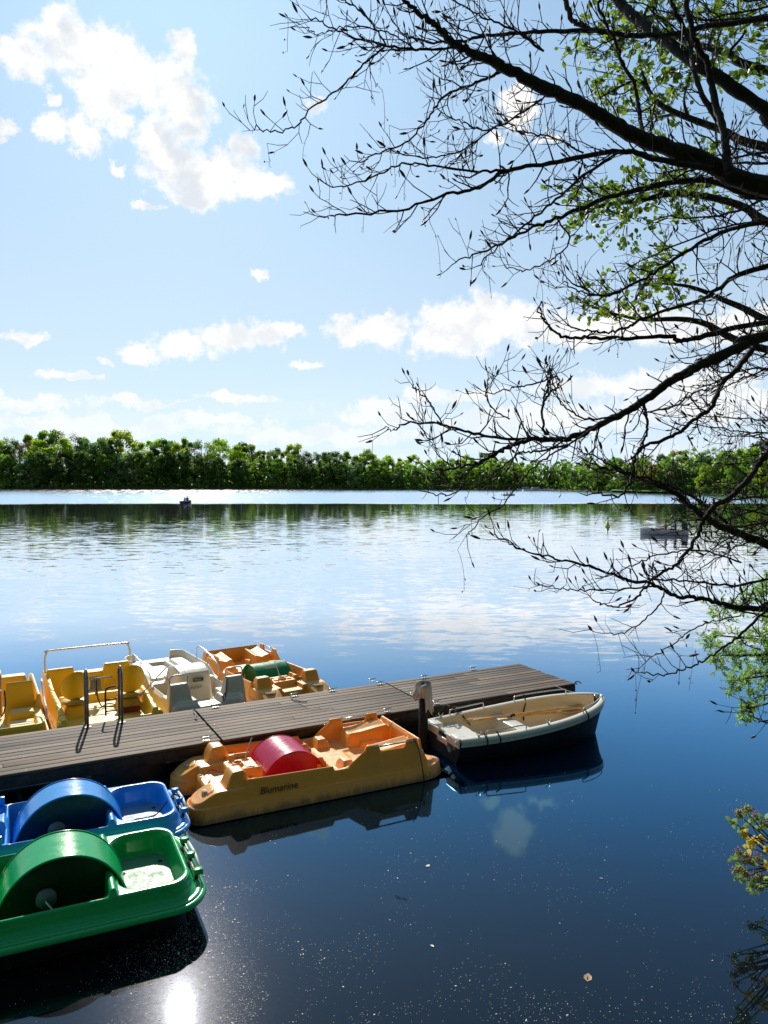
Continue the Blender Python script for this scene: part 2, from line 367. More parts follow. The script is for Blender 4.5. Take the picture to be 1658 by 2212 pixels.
mb=MB(); mb.add([(-1500,-60,0),(1500,-60,0),(1500,2500,0),(-1500,2500,0)],[(0,1,2,3)])
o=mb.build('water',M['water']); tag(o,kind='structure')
# ------------------------------------------------------------------ near bank (right of and below the camera)
def bank_edge(y): return max(3.5,.5*y+1.3) if y>-30 else 3.5
mb=MB(); nx,ny=90,70; vs=[]
for j in range(ny+1):
    for i in range(nx+1):
        x=-18+44*i/nx; y=-16+44*j/ny
        dd=max(3.6-y, x-bank_edge(y))
        z=max(-.6,min(2.6,dd*.75))+.12*math.sin(x*2.3+y)*math.cos(y*1.7-x)
        vs.append((x,y,z-.05))
mb.add(vs,[(j*(nx+1)+i,j*(nx+1)+i+1,(j+1)*(nx+1)+i+1,(j+1)*(nx+1)+i) for j in range(ny) for i in range(nx) if max(vs[a][2] for a in (j*(nx+1)+i,(j+1)*(nx+1)+i+1,j*(nx+1)+i+1,(j+1)*(nx+1)+i))>-.5],True)
o=mb.build('bank_ground',M['soil']); tag(o,kind='structure')
# ------------------------------------------------------------------ dock
DZ=.55
tipN=at_z(1245,1476,DZ); tipF=at_z(1135,1432,DZ); nl=at_z(0,1676,DZ)
ddir=(tipN-nl).normalized(); dang=math.atan2(ddir.y,ddir.x)
DW=(tipF-tipN).length
dock=empty('wooden_dock',(tipN.x,tipN.y,0),dang)
tag(dock,'long weathered plank dock on dark floats with boats moored along both sides','dock')
dperp=Vector((-ddir.y,ddir.x,0))
def dloc(P):  # world -> dock local
    q=Vector((P[0]-tipN.x,P[1]-tipN.y,P[2])); return Vector((q.dot(ddir),q.dot(dperp),P[2]))
LEN=15.5
seams=[dloc(at_z(905,1512,DZ)).x, dloc(at_z(487,1607,DZ)).x, -LEN]
nb=12; bw=DW/nb
mb=MB(); segs=[(0,seams[0]),(seams[0],seams[1]),(seams[1],seams[2])]
for (a,b) in segs:
    for k in range(nb):
        mb.k=random.random(); j0=a-.012-(random.uniform(0,.01) if a else random.uniform(0,.02)); j1=b+.012
        cuts=[j0]+([] if random.random()<.3 else [j0+(j1-j0)*random.uniform(.35,.65)])+[j1]
        for c0,c1 in zip(cuts[:-1],cuts[1:]):
            mb.k=random.random()
            mb.box(((c0+c1)/2,(k+.5)*bw,DZ-.02+random.uniform(-.003,.003)),(abs(c1-c0)/2-.002,bw/2-.0065,.02),bev=.005)
PL_=mb
mb=MB()
for a,b in segs:
    for yy in (.055,DW-.055): mb.box(((a+b)/2,yy,DZ-.13),(abs(b-a)/2-.02,.045,.085),bev=.006)
    for xx in np.arange(b+.3,a-.2,.85): mb.box((xx,DW/2,DZ-.13),(.035,DW/2-.12,.08))
mb.build('frame',M['beam'],dock)
mb=MB()
for a,b in segs:
    n=3
    for k in range(n):
        c=b+(a-b)*(k+.5)/n
        mb.box((c,DW/2,.08),(.55,DW/2-.2,.24),bev=.05)
mb.build('float',M['black'],dock)
mb=PL_; mb.m=1
rows=[]
for s_ in seams[:2]: rows+= [s_-.09,s_+.09,s_-.2]
for px,py in ((53,1660),(365,1630),(600,1580),(1010,1520)): rows.append(dloc(at_z(px,py,DZ)).x)
for xx in rows:
    for k in range(nb):
        for o_ in (-.035,.035):
            if random.random()<.85: mb.cyl((xx+random.uniform(-.01,.01),(k+.5)*bw+o_,DZ),.006,.0025,6)
mb.build('planks',[M['deck'],M['metal']],dock)
def cleat(P):
    q=dloc(P); mb=MB(); z=DZ+.001
    mb.box((q.x,q.y,z+.006),(.05,.025,.005))
    for s_ in(-1,1): mb.cyl((q.x+s_*.025,q.y,z+.01),.008,.045,8)
    mb.tube([(q.x-.09,q.y,z+.062),(q.x-.04,q.y,z+.055),(q.x+.04,q.y,z+.055),(q.x+.09,q.y,z+.062)],[.006,.011,.011,.006],8)
    mb.build('cleat',M['metal'],dock)
for x_,y_ in ((1005,1449),(1020,1448.5),(1150,1438)): pass
for x_,y_ in ((803,1472),(1021,1447)): cleat(at_z(x_,y_,DZ)+Vector((0,0,0)))
for x_,y_ in ((465,1624),(860,1552),(955,1527),(465,1528),(810,1473),(905,1460),(634,1504),(700,1482)):
    q=dloc(at_z(x_,y_,DZ)); q.y=min(max(q.y,.09),DW-.09); P=tipN+ddir*q.x+dperp*q.y; cleat((P.x,P.y,DZ))
# swim ladder
lad=empty('swim_ladder'); lad.parent=dock
l1=dloc(at_z(190,1573,DZ)); l2=dloc(at_z(262,1558,DZ))
yy=DW-.10
for xx in (l1.x,l2.x):
    mb=MB()
    pts=[(xx,yy-.10,DZ+.01),(xx,yy-.10,DZ+.75),(xx,yy-.07,DZ+.86),(xx,yy+.05,DZ+.93),(xx,yy+.18,DZ+.86),(xx,yy+.21,DZ+.72),(xx,yy+.21,DZ),(xx,yy+.21,-.6)]
    mb.tube(arc(pts,5),.021,10); mb.box((xx,yy-.10,DZ+.006),(.055,.04,.005)); mb.build('rail',M['steel'],lad)
for z in (DZ-.15,DZ-.42,-.15):
    mb=MB(); mb.box(((l1.x+l2.x)/2,yy+.21,z),(abs(l2.x-l1.x)/2-.02,.035,.012)); mb.build('step',M['steel'],lad)
# folded up lower ladder section seen between the two rails
mb=MB(); A=dloc(at_z(225,1560,DZ)); xa=A.x+.05; xb=l2.x-.03
for xx in (xa,):
    mb.tube(arc([(xx,yy+.26,DZ+.05),(xx,yy+.26,DZ+.42),(xx+.03,yy+.26,DZ+.52),(xb-.02,yy+.26,DZ+.55)],5),.016,8)
for z in (.12,.32): mb.tube([(xa,yy+.26,DZ+z),(xb,yy+.26,DZ+z)],.012,8)
mb.build('folded_rung_frame',M['darkmetal'],lad)
# ------------------------------------------------------------------ mooring post with cloth
pb=at_z(914,1618,0); ptop=at_y(914,1480,pb.y)
pb=Vector((pb.x,pb.y,0)); 
# keep the pile just off the dock edge
q=dloc(pb); 
mb=MB(); mb.tube([(0,0,-1),(0,0,ptop.z)],[.082,.078],24)
mb.cyl((0,0,ptop.z-.002),.078,.012,24,.065)
post=mb.build('mooring_post',M['pile']); post.location=(pb.x,pb.y,0); tag(post,'dark round mooring pile standing at the near dock edge, capped with a cloth','post')
mb=MB()
for k in range(3): mb.ell((-.085+.01*k,-.02+.02*k,ptop.z-.28-.04*k),(.014,.014,.016),8,5)
mb.build('bolt',M['metal'],post)
# cloth draped over the pile
bm_v=[];bm_f=[]; NR,NA=14,64
for i in range(NR+1):
    for k in range(NA):
        a=2*math.pi*k/NA; s=i/NR
        hang=.16+.10*max(0,math.sin(2*a+.6))+.05*math.sin(5*a+1)
        if -1.0<a-5.9<1.0 or a<.7: hang=.50+.06*math.sin(7*a)
        if abs(a-4.4)<.45: hang=.24
        dist=s*(.10+hang)
        rr=min(dist,.115+.25*max(0,dist-.1)*.35); dz=-max(0,dist-.085)
        fold=.018*math.sin(a*9+s*2)*max(0,s-.25)+.012*math.sin(a*15)*max(0,s-.4)
        bulge=.025*math.sin(3*a)*max(0,1-abs(s-.3)*2)
        rr=rr*1.08+fold+bulge if s>.05 else rr
        if 2.6<a<4.0: rr+=.09*max(0,s-.45)
        bm_v.append((rr*math.cos(a),rr*math.sin(a),ptop.z+.03+dz*.92+.018*math.sin(a*4+s*5)*(1-s)+.03*(1-s)*math.cos(2*a)))
fs=[(i*NA+k,(i+1)*NA+k,(i+1)*NA+(k+1)%NA,i*NA+(k+1)%NA) for i in range(NR) for k in range(NA)]
mb=MB(); mb.add(bm_v,fs,True); cl=mb.build('cloth',M['cloth']); cl.location=(pb.x,pb.y,0); cl.scale=(.98,.98,1); cl.location.z=.012
tag(cl,'crumpled dirty white cloth draped over the top of the dark mooring pile','cloth')
so_=cl.modifiers.new('thick','SOLIDIFY'); so_.thickness=.004
# ------------------------------------------------------------------ height field hull tools
def cl01(x): return np.clip(x,0,1)
def ss_(a,b,x): t_=cl01((x-a)/(b-a)); return t_*t_*(3-2*t_)
def sdb(U,V,cx,cy,hx,hy,r):
    qx=np.abs(U-cx)-hx+r; qy=np.abs(V-cy)-hy+r
    return np.hypot(np.maximum(qx,0),np.maximum(qy,0))+np.minimum(np.maximum(qx,qy),0)-r
def put(Z,h,sd,w):      # set the surface to h inside sd<0, wall of width w
    m_=ss_(0,w,-sd); return Z*(1-m_)+h*m_
def rise(Z,h,sd,w):     # only ever raises
    m_=ss_(0,w,-sd); return np.maximum(Z,Z*(1-m_)+h*m_)
def hf(name,u0,u1,v0,v1,step,zf,mat,parent,zcut=-.22,zlow=-9):
    us=np.arange(u0,u1+step/2,step); vs=np.arange(v0,v1+step/2,step)
    U,V=np.meshgrid(us,vs,indexing='ij'); Z=zf(U,V)
    nu,nv=U.shape; co_=np.stack([U,V,Z],-1).reshape(-1,3)
    idx=np.arange(nu*nv).reshape(nu,nv)
    q=np.stack([idx[:-1,:-1],idx[1:,:-1],idx[1:,1:],idx[:-1,1:]],-1).reshape(-1,4)
    zz=co_[:,2][q].max(1); q=q[(zz>zcut+.005)&(co_[:,2][q].min(1)>zlow)]
    used=np.unique(q); rm=np.full(nu*nv,-1); rm[used]=np.arange(len(used)); q=rm[q]; co_=co_[used]
    me=bpy.data.meshes.new(name); me.vertices.add(len(co_)); me.vertices.foreach_set('co',co_.ravel())
    me.loops.add(q.size); me.loops.foreach_set('vertex_index',q.ravel().astype(np.int32)); me.polygons.add(len(q))
    me.polygons.foreach_set('loop_start',np.arange(0,q.size,4,dtype=np.int32)); me.polygons.foreach_set('loop_total',np.full(len(q),4,dtype=np.int32))
    me.update(calc_edges=True); me.validate(); me.polygons.foreach_set('use_smooth',[True]*len(me.polygons))
    me.materials.append(mat); o=bpy.data.objects.new(name,me); COL.objects.link(o); o.parent=parent
    return o
def arch(name,u0,u1,v0,v1,zb,h,mat,parent,th=.012,pw=2.2,lip=0,skew=0,n=36,pmat=None):
    """wheel cover: arched shell with side panels"""
    mb=MB(); prof=[]
    for i in range(n+1):
        a=math.pi*i/n; c,s=math.cos(a),math.sin(a)
        x=-math.copysign(abs(c)**(2/pw),c); z=abs(s)**(2/pw)
        prof.append(((u0+u1)/2+x*(u1-u0)/2+skew*z,zb+z*h))
    vv=np.linspace(v0,v1,7)
    vs=[(p[0],v,p[1]) for v in vv for p in prof]; N=n+1
    mb.add(vs,[(j*N+i,j*N+i+1,(j+1)*N+i+1,(j+1)*N+i) for j in range(6) for i in range(n)],True)
    o=mb.build(name,mat,parent)
    for v,sg in ((v0,-1),(v1,1)):
        mb=MB(); vin=v-sg*.05
        vs=[(p[0],vin,p[1]) for p in prof]+[((u0+u1)/2,vin,zb)]
        mb.add(vs,[(i,i+1,N) for i in range(n)]); 
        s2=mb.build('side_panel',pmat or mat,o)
        if lip:
            mb=MB(); mb.tube([(p[0],v,p[1]) for p in prof],lip,8); mb.build('rim',mat,o)
    return o
def place(A,B,name,label,cat,group=None):
    """local x axis runs from A to B"""
    A=Vector(A);B=Vector(B); r=empty(name,(A.x,A.y,0),math.atan2(B.y-A.y,B.x-A.x)); tag(r,label,cat,group); return r
def hose(name,pts,r,mat,parent,n=6,k=6):
    mb=MB(); mb.tube(arc(pts,k),r,n); return mb.build(name,mat,parent)
def lettering(txt,size,parent,loc,rot,mat,shear=0,name='lettering',ext=.0012):
    cu=bpy.data.curves.new('t','FONT'); cu.body=txt; cu.size=size; cu.extrude=ext; cu.shear=shear; cu.align_x='LEFT'
    o=bpy.data.objects.new('t',cu); COL.objects.link(o); bpy.context.view_layer.update()
    dg=bpy.context.evaluated_depsgraph_get(); me=bpy.data.meshes.new_from_object(o.evaluated_get(dg)); bpy.data.objects.remove(o)
    me.materials.clear(); me.materials.append(mat); me.name=name
    q=bpy.data.objects.new(name,me); COL.objects.link(q); q.parent=parent; q.location=loc; q.rotation_euler=rot
    return q
# ------------------------------------------------------------------ leisure pedal boat (two fins, foot wells, cowl, rear bench)
PL=3.9
UR=[0,.28,.62,.80,1.10,2.02,2.10,2.68,3.36,3.9]; UD=[0,.38,.86,1.05,1.36,2.24,2.38,2.86,3.42,3.9]
def ur(u): return float(np.interp(u,UD,UR))
def z_leisure(Ur,V):
    U=np.where((Ur>0)&(Ur<PL),np.interp(Ur,UR,UD),Ur)
    L=PL; aV=np.abs(V)
    Uw=np.where(U>L-.55,L-.55+(U-(L-.55))*.62,U); LL=L-.55*.38
    sdp=sdb(Uw,aV,LL/2,.55,LL/2,.28,.26)
    sdbr=sdb(U,V,L/2,0,L/2-.42,.6,.12)
    sd=np.minimum(sdp,sdbr)
    Z=-.35+.55*cl01((.035-sd)/.035)                  # lip
    deck=.235+.145*ss_(.0,.55,U)*ss_(0,.8,L-U)
    Z=np.where(sd<0,.2,Z); Z=put(Z,deck,sd+.035,.04)
    # centre platform between the fins, left end
    Z=put(Z,.30,sdb(U,V,.68,0,.30,.26,.06),.05)
    # side coaming of the foot wells, straight outer wall leaning in
    wallz=.485-.04*cl01((U-1.0)/1.4)
    wm=cl01((.815-aV)/.075)*ss_(.95,1.05,U)*(1-ss_(2.28,2.42,U))
    Z=np.where(wm>0,np.maximum(Z,.2+(wallz-.2)*wm),Z)
    # foot wells
    Z=put(Z,.06,sdb(U,aV,1.68,.53,.66,.195,.06),.05)
    Z=put(Z,.06,sdb(U,V,1.75,0,.62,.30,.02),.03)
    # foot rests
    Z=rise(Z,.14,sdb(U,aV,1.15,.53,.10,.09,.03),.03)
    # centre console with cup holders
    con=sdb(U,V,1.16,0,.26,.27,.05); Z=put(Z,.42,con,.03)
    for cu,cv in ((1.06,-.15),(1.06,.15),(1.27,-.17),(1.27,.17)):
        Z=put(Z,.37,np.hypot(U-cu,V-cv)-.055,.012)
    Z=rise(Z,.47,np.abs(np.hypot(U-1.1,V)-.07)-.018,.015)
    Z=put(Z,.02,sdb(U,V,1.78,0,.40,.36,.02),.02)
    # low boarding deck
    Z=put(Z,.30,sdb(U,V,2.72,0,.36,.70,.08),.06)
    Z=rise(Z,.40,sdb(U,aV,2.58,.52,.10,.16,.03),.03); Z=rise(Z,.44,sdb(U,aV,2.58,.52,.07,.11,.02),.02)
    # rear seating
    Z=put(Z,.27,sdb(U,V,3.15,0,.40,.20,.08),.06)
    seat=.52+.05*ss_(3.0,3.5,U)-.05*np.exp(-((aV-.45)/.12)**2)
    Z=rise(Z,seat,sdb(U,aV,3.22,.47,.36,.25,.09),.09)
    Z=rise(Z,.60,sdb(U,V,3.56,0,.06,.70,.05),.05)
    # arms with two horns
    prof=.40+.28*np.exp(-((U-2.86)/.09)**4)+.28*np.exp(-((U-3.42)/.09)**4)+.14*np.exp(-((U-3.1)/.38)**4)
    prof=np.maximum(prof,.38+.29*cl01(1-(np.abs(U-2.86))/.34)*(U<2.86)); prof=np.maximum(prof,.38+.29*cl01(1-(U-3.42)/.20)*(U>3.42)); prof=np.minimum(prof,.65)
    am=ss_(0,.05,.075-np.abs(aV-.74)+.0)*ss_(2.45,2.6,U)*(1-ss_(3.58,3.66,U)); lean=.2+(prof-.2)*cl01((.825-aV)/.10)
    Z=np.maximum(Z,np.where((U>2.45)&(U<3.85),np.where(aV>.64,lean*am+Z*(1-am),Z),Z))
    # fins behind the front seats
    fw=.25-.05*cl01((U-.6)/.4)
    fin=.34+.25*ss_(.62,.84,U)*(1-.85*ss_(.98,1.16,U))
    Z=np.maximum(Z,fin*ss_(0,.09,fw-np.abs(aV-.55))*(U>.55)*(U<1.25))
    # hatch discs
    Z=np.maximum(Z,np.where(np.hypot(U-.38,aV-.55)<.12,deck+.012,-1)); Z=np.where(np.abs(np.hypot(U-.38,aV-.55)-.125)<.012,deck-.006,Z)
    return Z
def leisure_boat(root,mat,cowlmat,letters=True):
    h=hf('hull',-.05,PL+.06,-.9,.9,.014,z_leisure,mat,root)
    arch('cowl',1.10,2.06,-.40,.40,.14,.49,cowlmat,root,pw=2.0,lip=.008)
    for s in(-1,1):
        mb=MB(); mb.tube([(ur(2.88),s*.735,.62),(ur(3.42),s*.735,.62)],.013,8); mb.build('grab_rod',M['metal'],root)
        mb=MB(); mb.cyl((.28,s*.55,.338),.085,.012,28); x=mb.build('hatch',M['label2'],root)
        for q in(-1,1): mb=MB(); mb.box((.28+q*.035,s*.55+q*.018,.352),(.02,.009,.003),rot=.5); mb.build('finger_slot',M['black'],x)
        for q in (-1,1):
            mb=MB(); mb.box((1.55,s*.52+q*.06,.22),(.05,.03,.012),bev=.004); mb.build('pedal',M['black'],root)
    mb=MB(); mb.tube([(1.55,-.62,.22),(1.55,.62,.22)],.012,8); mb.build('crank_axle',M['metal'],root)
    hose('steering_lever',[(.95,0,.45),(.99,.02,.56),(1.08,.06,.78)],.009,M['metal'],root)
    mb=MB(); mb.ell((.18,.0,.0),(.001,.001,.001)); 
M['label2']=plain('pale_hatch_disc',(.62,.5,.34),.4,var=.2,scale=20)
A=at_z(402,1736,.2); B=at_z(941,1634,.2)
dr=(B-A).normalized(); pr=Vector((-dr.y,dr.x,0)); 
A=A+pr*.5; B=B+pr*.5
ob=place(A,B,'pedal_boat','orange two-hulled pedal boat with pink-red cowl moored at the near dock side','pedal boat','pedal boats moored round the dock')
leisure_boat(ob,M['orange'],M['pink'])
bl=(B-A).length; print('BOATLEN',bl); ob.scale=(bl/PL,1,1)
tl=lettering('Blumarine',.135,ob,(.93,-.8125,.262),(math.atan2(.285,.075),0,R(-.5)),M['sticker'],shear=.25)
hose('mooring_line',[(3.36,-.75,.66),(3.42,-.80,.5),(3.45,-.87,.22),(3.47,-.90,-.05)],.008,M['rope'],ob)
hose('lashing_cord',[(.34,.12,.34),(.4,.18,.33),(.38,.06,.33),(.5,.2,.34),(.6,-.0,.36),(.7,-.24,.45)],.006,M['rope'],ob)
mb=MB(); mb.ell((.33,.1,.325),(.03,.02,.018)); mb.build('rope_eye',M['whitepipe'],ob)
# second one across the dock, seen from its fin end
A=at_z(633,1513,.2); Bx=at_z(592,1420,.2); B=A+(Bx-A).normalized()*PL
A=at_z(650,1510,.2); B=A+dperp*1+ddir*(-.12)
gb=place(A,B,'pedal_boat','pale orange pedal boat with green cowl, rightmost beyond dock','pedal boat','pedal boats moored round the dock')
leisure_boat(gb,M['orange2'],M['gcowl']); 
mb=MB(); mb.box((1.25,.05,.60),(.004,.13,.018),rot=0,tilt=Matrix.Rotation(R(35),3,'Y')); mb.build('label_strip',M['palelabel'],gb)
hose('lashing_cord',[(.9,-.35,.5),(.85,-.3,.42),(.7,-.38,.42),(.6,-.25,.35),(.8,-.2,.35),(.95,-.4,.5)],.006,M['rope'],gb)
# ------------------------------------------------------------------ tray pedal boats (blue, green)
TL=3.9
def z_tray(U,V):
    L=TL; aV=np.abs(V)
    sd=sdb(U,V,L/2,0,L/2,.74,.34)
    Z=.26+.08*cl01((.03-sd)/.03)-.9*(sd>.028); Z=np.where(sd<0,.34,Z)
    Z=put(Z,.37,sd+.05,.03)
    Z=put(Z,.50,sd+.085,.05)
    # rear tray
    Z=put(Z,.24,sdb(U,V,L-.50,0,.345,.56,.22),.07)
    # wells beside the wheel cover
    Z=put(Z,.02,sdb(U,V,L-1.50,0,.56,.585,.06),.04)
    # bulkhead ridge between tray and well
    Z=rise(Z,.56,sdb(U,V,L-.91,0,.055,.60,.03),.035)
    # seats
    Z=put(Z,.20,sdb(U,V,L-2.5,0,.42,.60,.08),.05)
    Z=rise(Z,.40+.06*np.sin((U-(L-2.82))*6),sdb(U,aV,L-2.52,.36,.33,.20,.06),.06)
    Z=rise(Z,.92,sdb(U,aV,L-2.96,.38,.10,.22-.0,.06),.12)
    Z=rise(Z,.98,sdb(U,aV,L-2.74,.66,.30,.05,.03),.08)*1.0
    # star shaped console
    st=sdb(U,V,L-2.24,0,.17,.17,.02)
    for cu,cv in ((L-2.24,.25),(L-2.24,-.25),(L-2.49,0)): st=np.maximum(st,.15-np.hypot(U-cu,V-cv))
    Z=rise(Z,.58,st,.02)
    return Z
def tray_boat(root,mat,traymat,dark):
    L=TL
    hf('hull',-.05,L+.05,-.8,.8,.014,z_tray,mat,root,zlow=-.3)
    mb=MB(); ring=[]; hx,hy,rr_,cxx=L/2-.12,.60,.3,L/2
    for q_,(sx_,sy_) in enumerate(((1,1),(-1,1),(-1,-1),(1,-1))):
        for k in range(7):
            a=math.pi/2*q_+math.pi/2*k/6; ring.append((sx_*(hx-rr_)+rr_*math.cos(a),sy_*(hy-rr_)+rr_*math.sin(a)))
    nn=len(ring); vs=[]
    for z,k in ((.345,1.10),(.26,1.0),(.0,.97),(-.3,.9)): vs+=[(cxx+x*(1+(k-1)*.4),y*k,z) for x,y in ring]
    mb.add(vs,[(j*nn+i,j*nn+(i+1)%nn,(j+1)*nn+(i+1)%nn,(j+1)*nn+i) for j in range(3) for i in range(nn)],True); mb.build('lower_hull',M['navy'],root)  # near black: shade below the lip is put into the hull colour
    mb=MB(); rg=[]; hx,hy,rr_=L/2+.018,.758,.355
    for q_,(sx_,sy_) in enumerate(((1,1),(-1,1),(-1,-1),(1,-1))):
        for k in range(9):
            a=math.pi/2*q_+math.pi/2*k/8; rg.append((L/2+sx_*(hx-rr_)+rr_*math.cos(a),sy_*(hy-rr_)+rr_*math.sin(a),.295))
    mb.tube(rg+[rg[0],rg[1]],.034,8,False); mb.build('rub_rail',mat,root)
    # tray floor lining, textured
    mb=MB(); n=40; cx,hx,hy,r=L-.50,.285,.495,.16; pts=[]
    for q,(sx_,sy_) in enumerate(((1,1),(-1,1),(-1,-1),(1,-1))):
        for k in range(9):
            a=math.pi/2*q+math.pi/2*k/8; pts.append((cx+sx_*(hx-r)+r*math.cos(a),sy_*(hy-r)+r*math.sin(a),.247))
    mb.add(pts,[tuple(range(len(pts)))]); tf=mb.build('tray_floor',traymat,root)
    for (a,b) in ((L-.72,.2),(L-.71,-.22),(L-.30,.3),(L-.31,-.3)):
        mb=MB(); mb.cyl((a,b,.2475),.028,.002,14); mb.build('drain_hole',M['black'],root)
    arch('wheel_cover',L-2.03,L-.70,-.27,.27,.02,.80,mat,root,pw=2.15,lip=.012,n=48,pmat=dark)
    # bearing disc and crank in the near well
    for s in (-1,1):
        mb=MB(); mb.tube([(L-1.52,s*.24,.42),(L-1.52,s*.275,.42)],.10,24); mb.build('bearing_disc',M['far_grey'] if s<0 else M['black'],root)
        mb=MB(); mb.tube([(L-1.52,s*.25,.42),(L-1.52,s*.33,.42),(L-1.42,s*.33,.27),(L-1.42,s*.5,.27)],.011,8); mb.build('crank',M['metal'],root)
        mb=MB(); mb.box((L-1.42,s*.44,.27),(.05,.06,.014),bev=.004); mb.build('pedal',M['black'],root)
        # side rail
        hose('side_rail',[(L-3.9+.25,s*.66,.88),(L-2.85,s*.67,.93),(L-2.6,s*.67,.86),(L-2.2,s*.60,.60)],.014,M['whitepipe'],root,8)
        mb=MB(); mb.box((L-2.16,s*.60,.56),(.06,.03,.05),bev=.01); mb.build('rail_socket',mat,root)
    # rear grab bar
    mb=MB(); mb.box((L-.03,0,.32),(.02,.36,.075),bev=.012); mb.build('bumper_recess',M['black'],root)
    mb=MB(); mb.tube([(L+.02,-.36,.41),(L+.035,0,.43),(L+.02,.36,.41)],.017,8); mb.build('grab_bar',M['whitepipe'],root)
    for v in(-.34,0,.34):
        mb=MB(); mb.box((L-.01,v,.42),(.05,.035,.03),bev=.008); mb.build('bar_clamp',mat,root)
    # steering wheel/dial
    mb=MB(); mb.tube([(L-2.48+.1*math.cos(a),.0+.1*math.sin(a),.50) for a in np.linspace(0,2*math.pi,25)],.016,8); mb.tube([(L-2.56,0,.5),(L-2.40,0,.5)],.01,6); mb.tube([(L-2.48,0,.5),(L-2.48,0,.25)],.02,8)
    mb.build('steering_dial',M['black'],root)
gR=at_z(437,1912,.35); gdir=Vector((math.cos(R(25)),math.sin(R(25)),0)); gp=Vector((-gdir.y,gdir.x,0))
E=gR+gp*.58; A=E-gdir*TL
tb=place(A,E,'pedal_boat','green pedal boat with arched wheel cover and rear tray, nearest to the viewer','pedal boat','pedal boats moored round the dock')
tray_boat(tb,M['green'],M['green_tray'],plain('shaded_green_housing',(.003,.035,.012),.4)); tb.scale=(1,1.16,1)  # wheel cover sides in a shaded copy of the green
bR=at_z(403,1768,.35); bdir=Vector((math.cos(R(25)),math.sin(R(25)),0)); bp=Vector((-bdir.y,bdir.x,0))
E=bR+bp*.45; A=E-bdir*TL
bb=place(A,E,'pedal_boat','blue pedal boat with arched wheel cover, between the dock and the green one','pedal boat','pedal boats moored round the dock')
tray_boat(bb,M['blue'],M['blue_tray'],plain('shaded_blue_housing',(.003,.035,.10),.4))  # side panels coloured as the blue plastic in shade
mb=MB(); mb.cyl((TL-2.4,-.38,.42),.06,.10,6); mb.tube([(TL-2.4,-.38,.5),(TL-2.4,-.38,.535)],.072,8); tag(mb.build('knob',M['yellowflat'] if 'yellowflat' in M else M['yellow'],bb))
hose('tether',[(TL-.66,-.12,.255),(TL-.58,-.02,.27),(TL-.42,-.05,.28),(TL-.3,-.08,.33),(TL-.1,0,.5),(TL,0,.45)],.009,M['rope'],bb)
# ------------------------------------------------------------------ white boat
WL=4.0
def z_white(U,V):
    L=WL; aV=np.abs(V)
    sd=sdb(U,V,L/2,0,L/2,.80,.42)
    sd=np.where(U<.6,sdb(U,V,L/2,0,L/2,.80,.22),sd)
    Z=-.35+.5*cl01((.03-sd)/.03); Z=np.where(sd<0,.15,Z); Z=put(Z,.36,sd+.03,.06)
    # foredeck lounge area
    Z=put(Z,.42,sd+.10,.05)
    Z=put(Z,.33,sdb(U,V,3.05,0,.62,.20,.1),.05)
    Z=rise(Z,.47,sdb(U,aV,2.75,.44,.85,.20,.15),.06)
    # side bolsters
    bz=.42+.17*ss_(1.6,2.2,U)
    Z=np.maximum(Z,np.where(U>1.5,bz*cl01(1-(np.abs(sd+.10)/.085)**2)**.5,-1))
    Z=np.where((aV<.40)&(U>3.6),np.minimum(Z,.40),Z)
    # well
    Z=put(Z,.10,sdb(U,V,1.05,0,.62,.66,.08),.04)
    Z=put(Z,.30,sdb(U,V,.22,0,.24,.25,.04),.04)
    # engine cowl
    Z=rise(Z,.82-.10*((U-1.35)/.4)**2,sdb(U,V,1.35,0,.48,.40,.13),.10)
    # seats with backs towards the dock
    Z=rise(Z,.40,sdb(U,aV,.62,.54,.26,.22,.06),.05)
    Z=rise(Z,.74,sdb(U,aV,.30,.56,.14,.25,.05),.09)
    return Z
WA=at_z(458,1535,.2); 
wb=place(WA,WA+dperp*1+ddir*(-.10),'pedal_boat','white boat with central cowl box and two grey-backed seats across the dock','pedal boat','pedal boats moored round the dock')
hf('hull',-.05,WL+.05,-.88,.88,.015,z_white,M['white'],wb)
for s in(-1,1):
    hose('hoop',[(.30,s*.56-.17,.70),(.28,s*.56-.17,.86),(.27,s*.56-.10,.91),(.27,s*.56+.10,.91),(.28,s*.56+.17,.86),(.30,s*.56+.17,.70)],.014,M['metal'],wb,8)
    hose('side_rail',[(1.55,s*.72,.42),(1.6,s*.73,.66),(2.2,s*.74,.80),(2.85,s*.74,.84),(2.95,s*.73,.6)],.013,M['metal'],wb,8,4)
    mb=MB(); mb.tube([(2.2,s*.74,.80),(2.25,s*.72,.55)],.009,6); mb.build('rail_post',M['metal'],wb)
mb=MB(); mb.box((.885,-.04,.60),(.004,.11,.036)); mb.build('badge',M['sticker'],wb)
lettering('PRIMA',.055,wb,(.881,.055,.583),(math.pi/2,0,-math.pi/2),M['palelabel'])
lettering('PRIMA',.11,wb,(1.62,.425,.52),(math.pi/2,0,math.pi),M['label'])
lettering('JUNIOR',.09,wb,(.885,.20,.42),(math.pi/2,0,-math.pi/2),M['cream'],shear=.3)
hose('tether',[(.25,-.40,.75),(.2,-.38,.6),(.1,-.3,.35),(-.05,-.2,.45),(-.2,-.2,.57)],.010,M['rope'],wb)
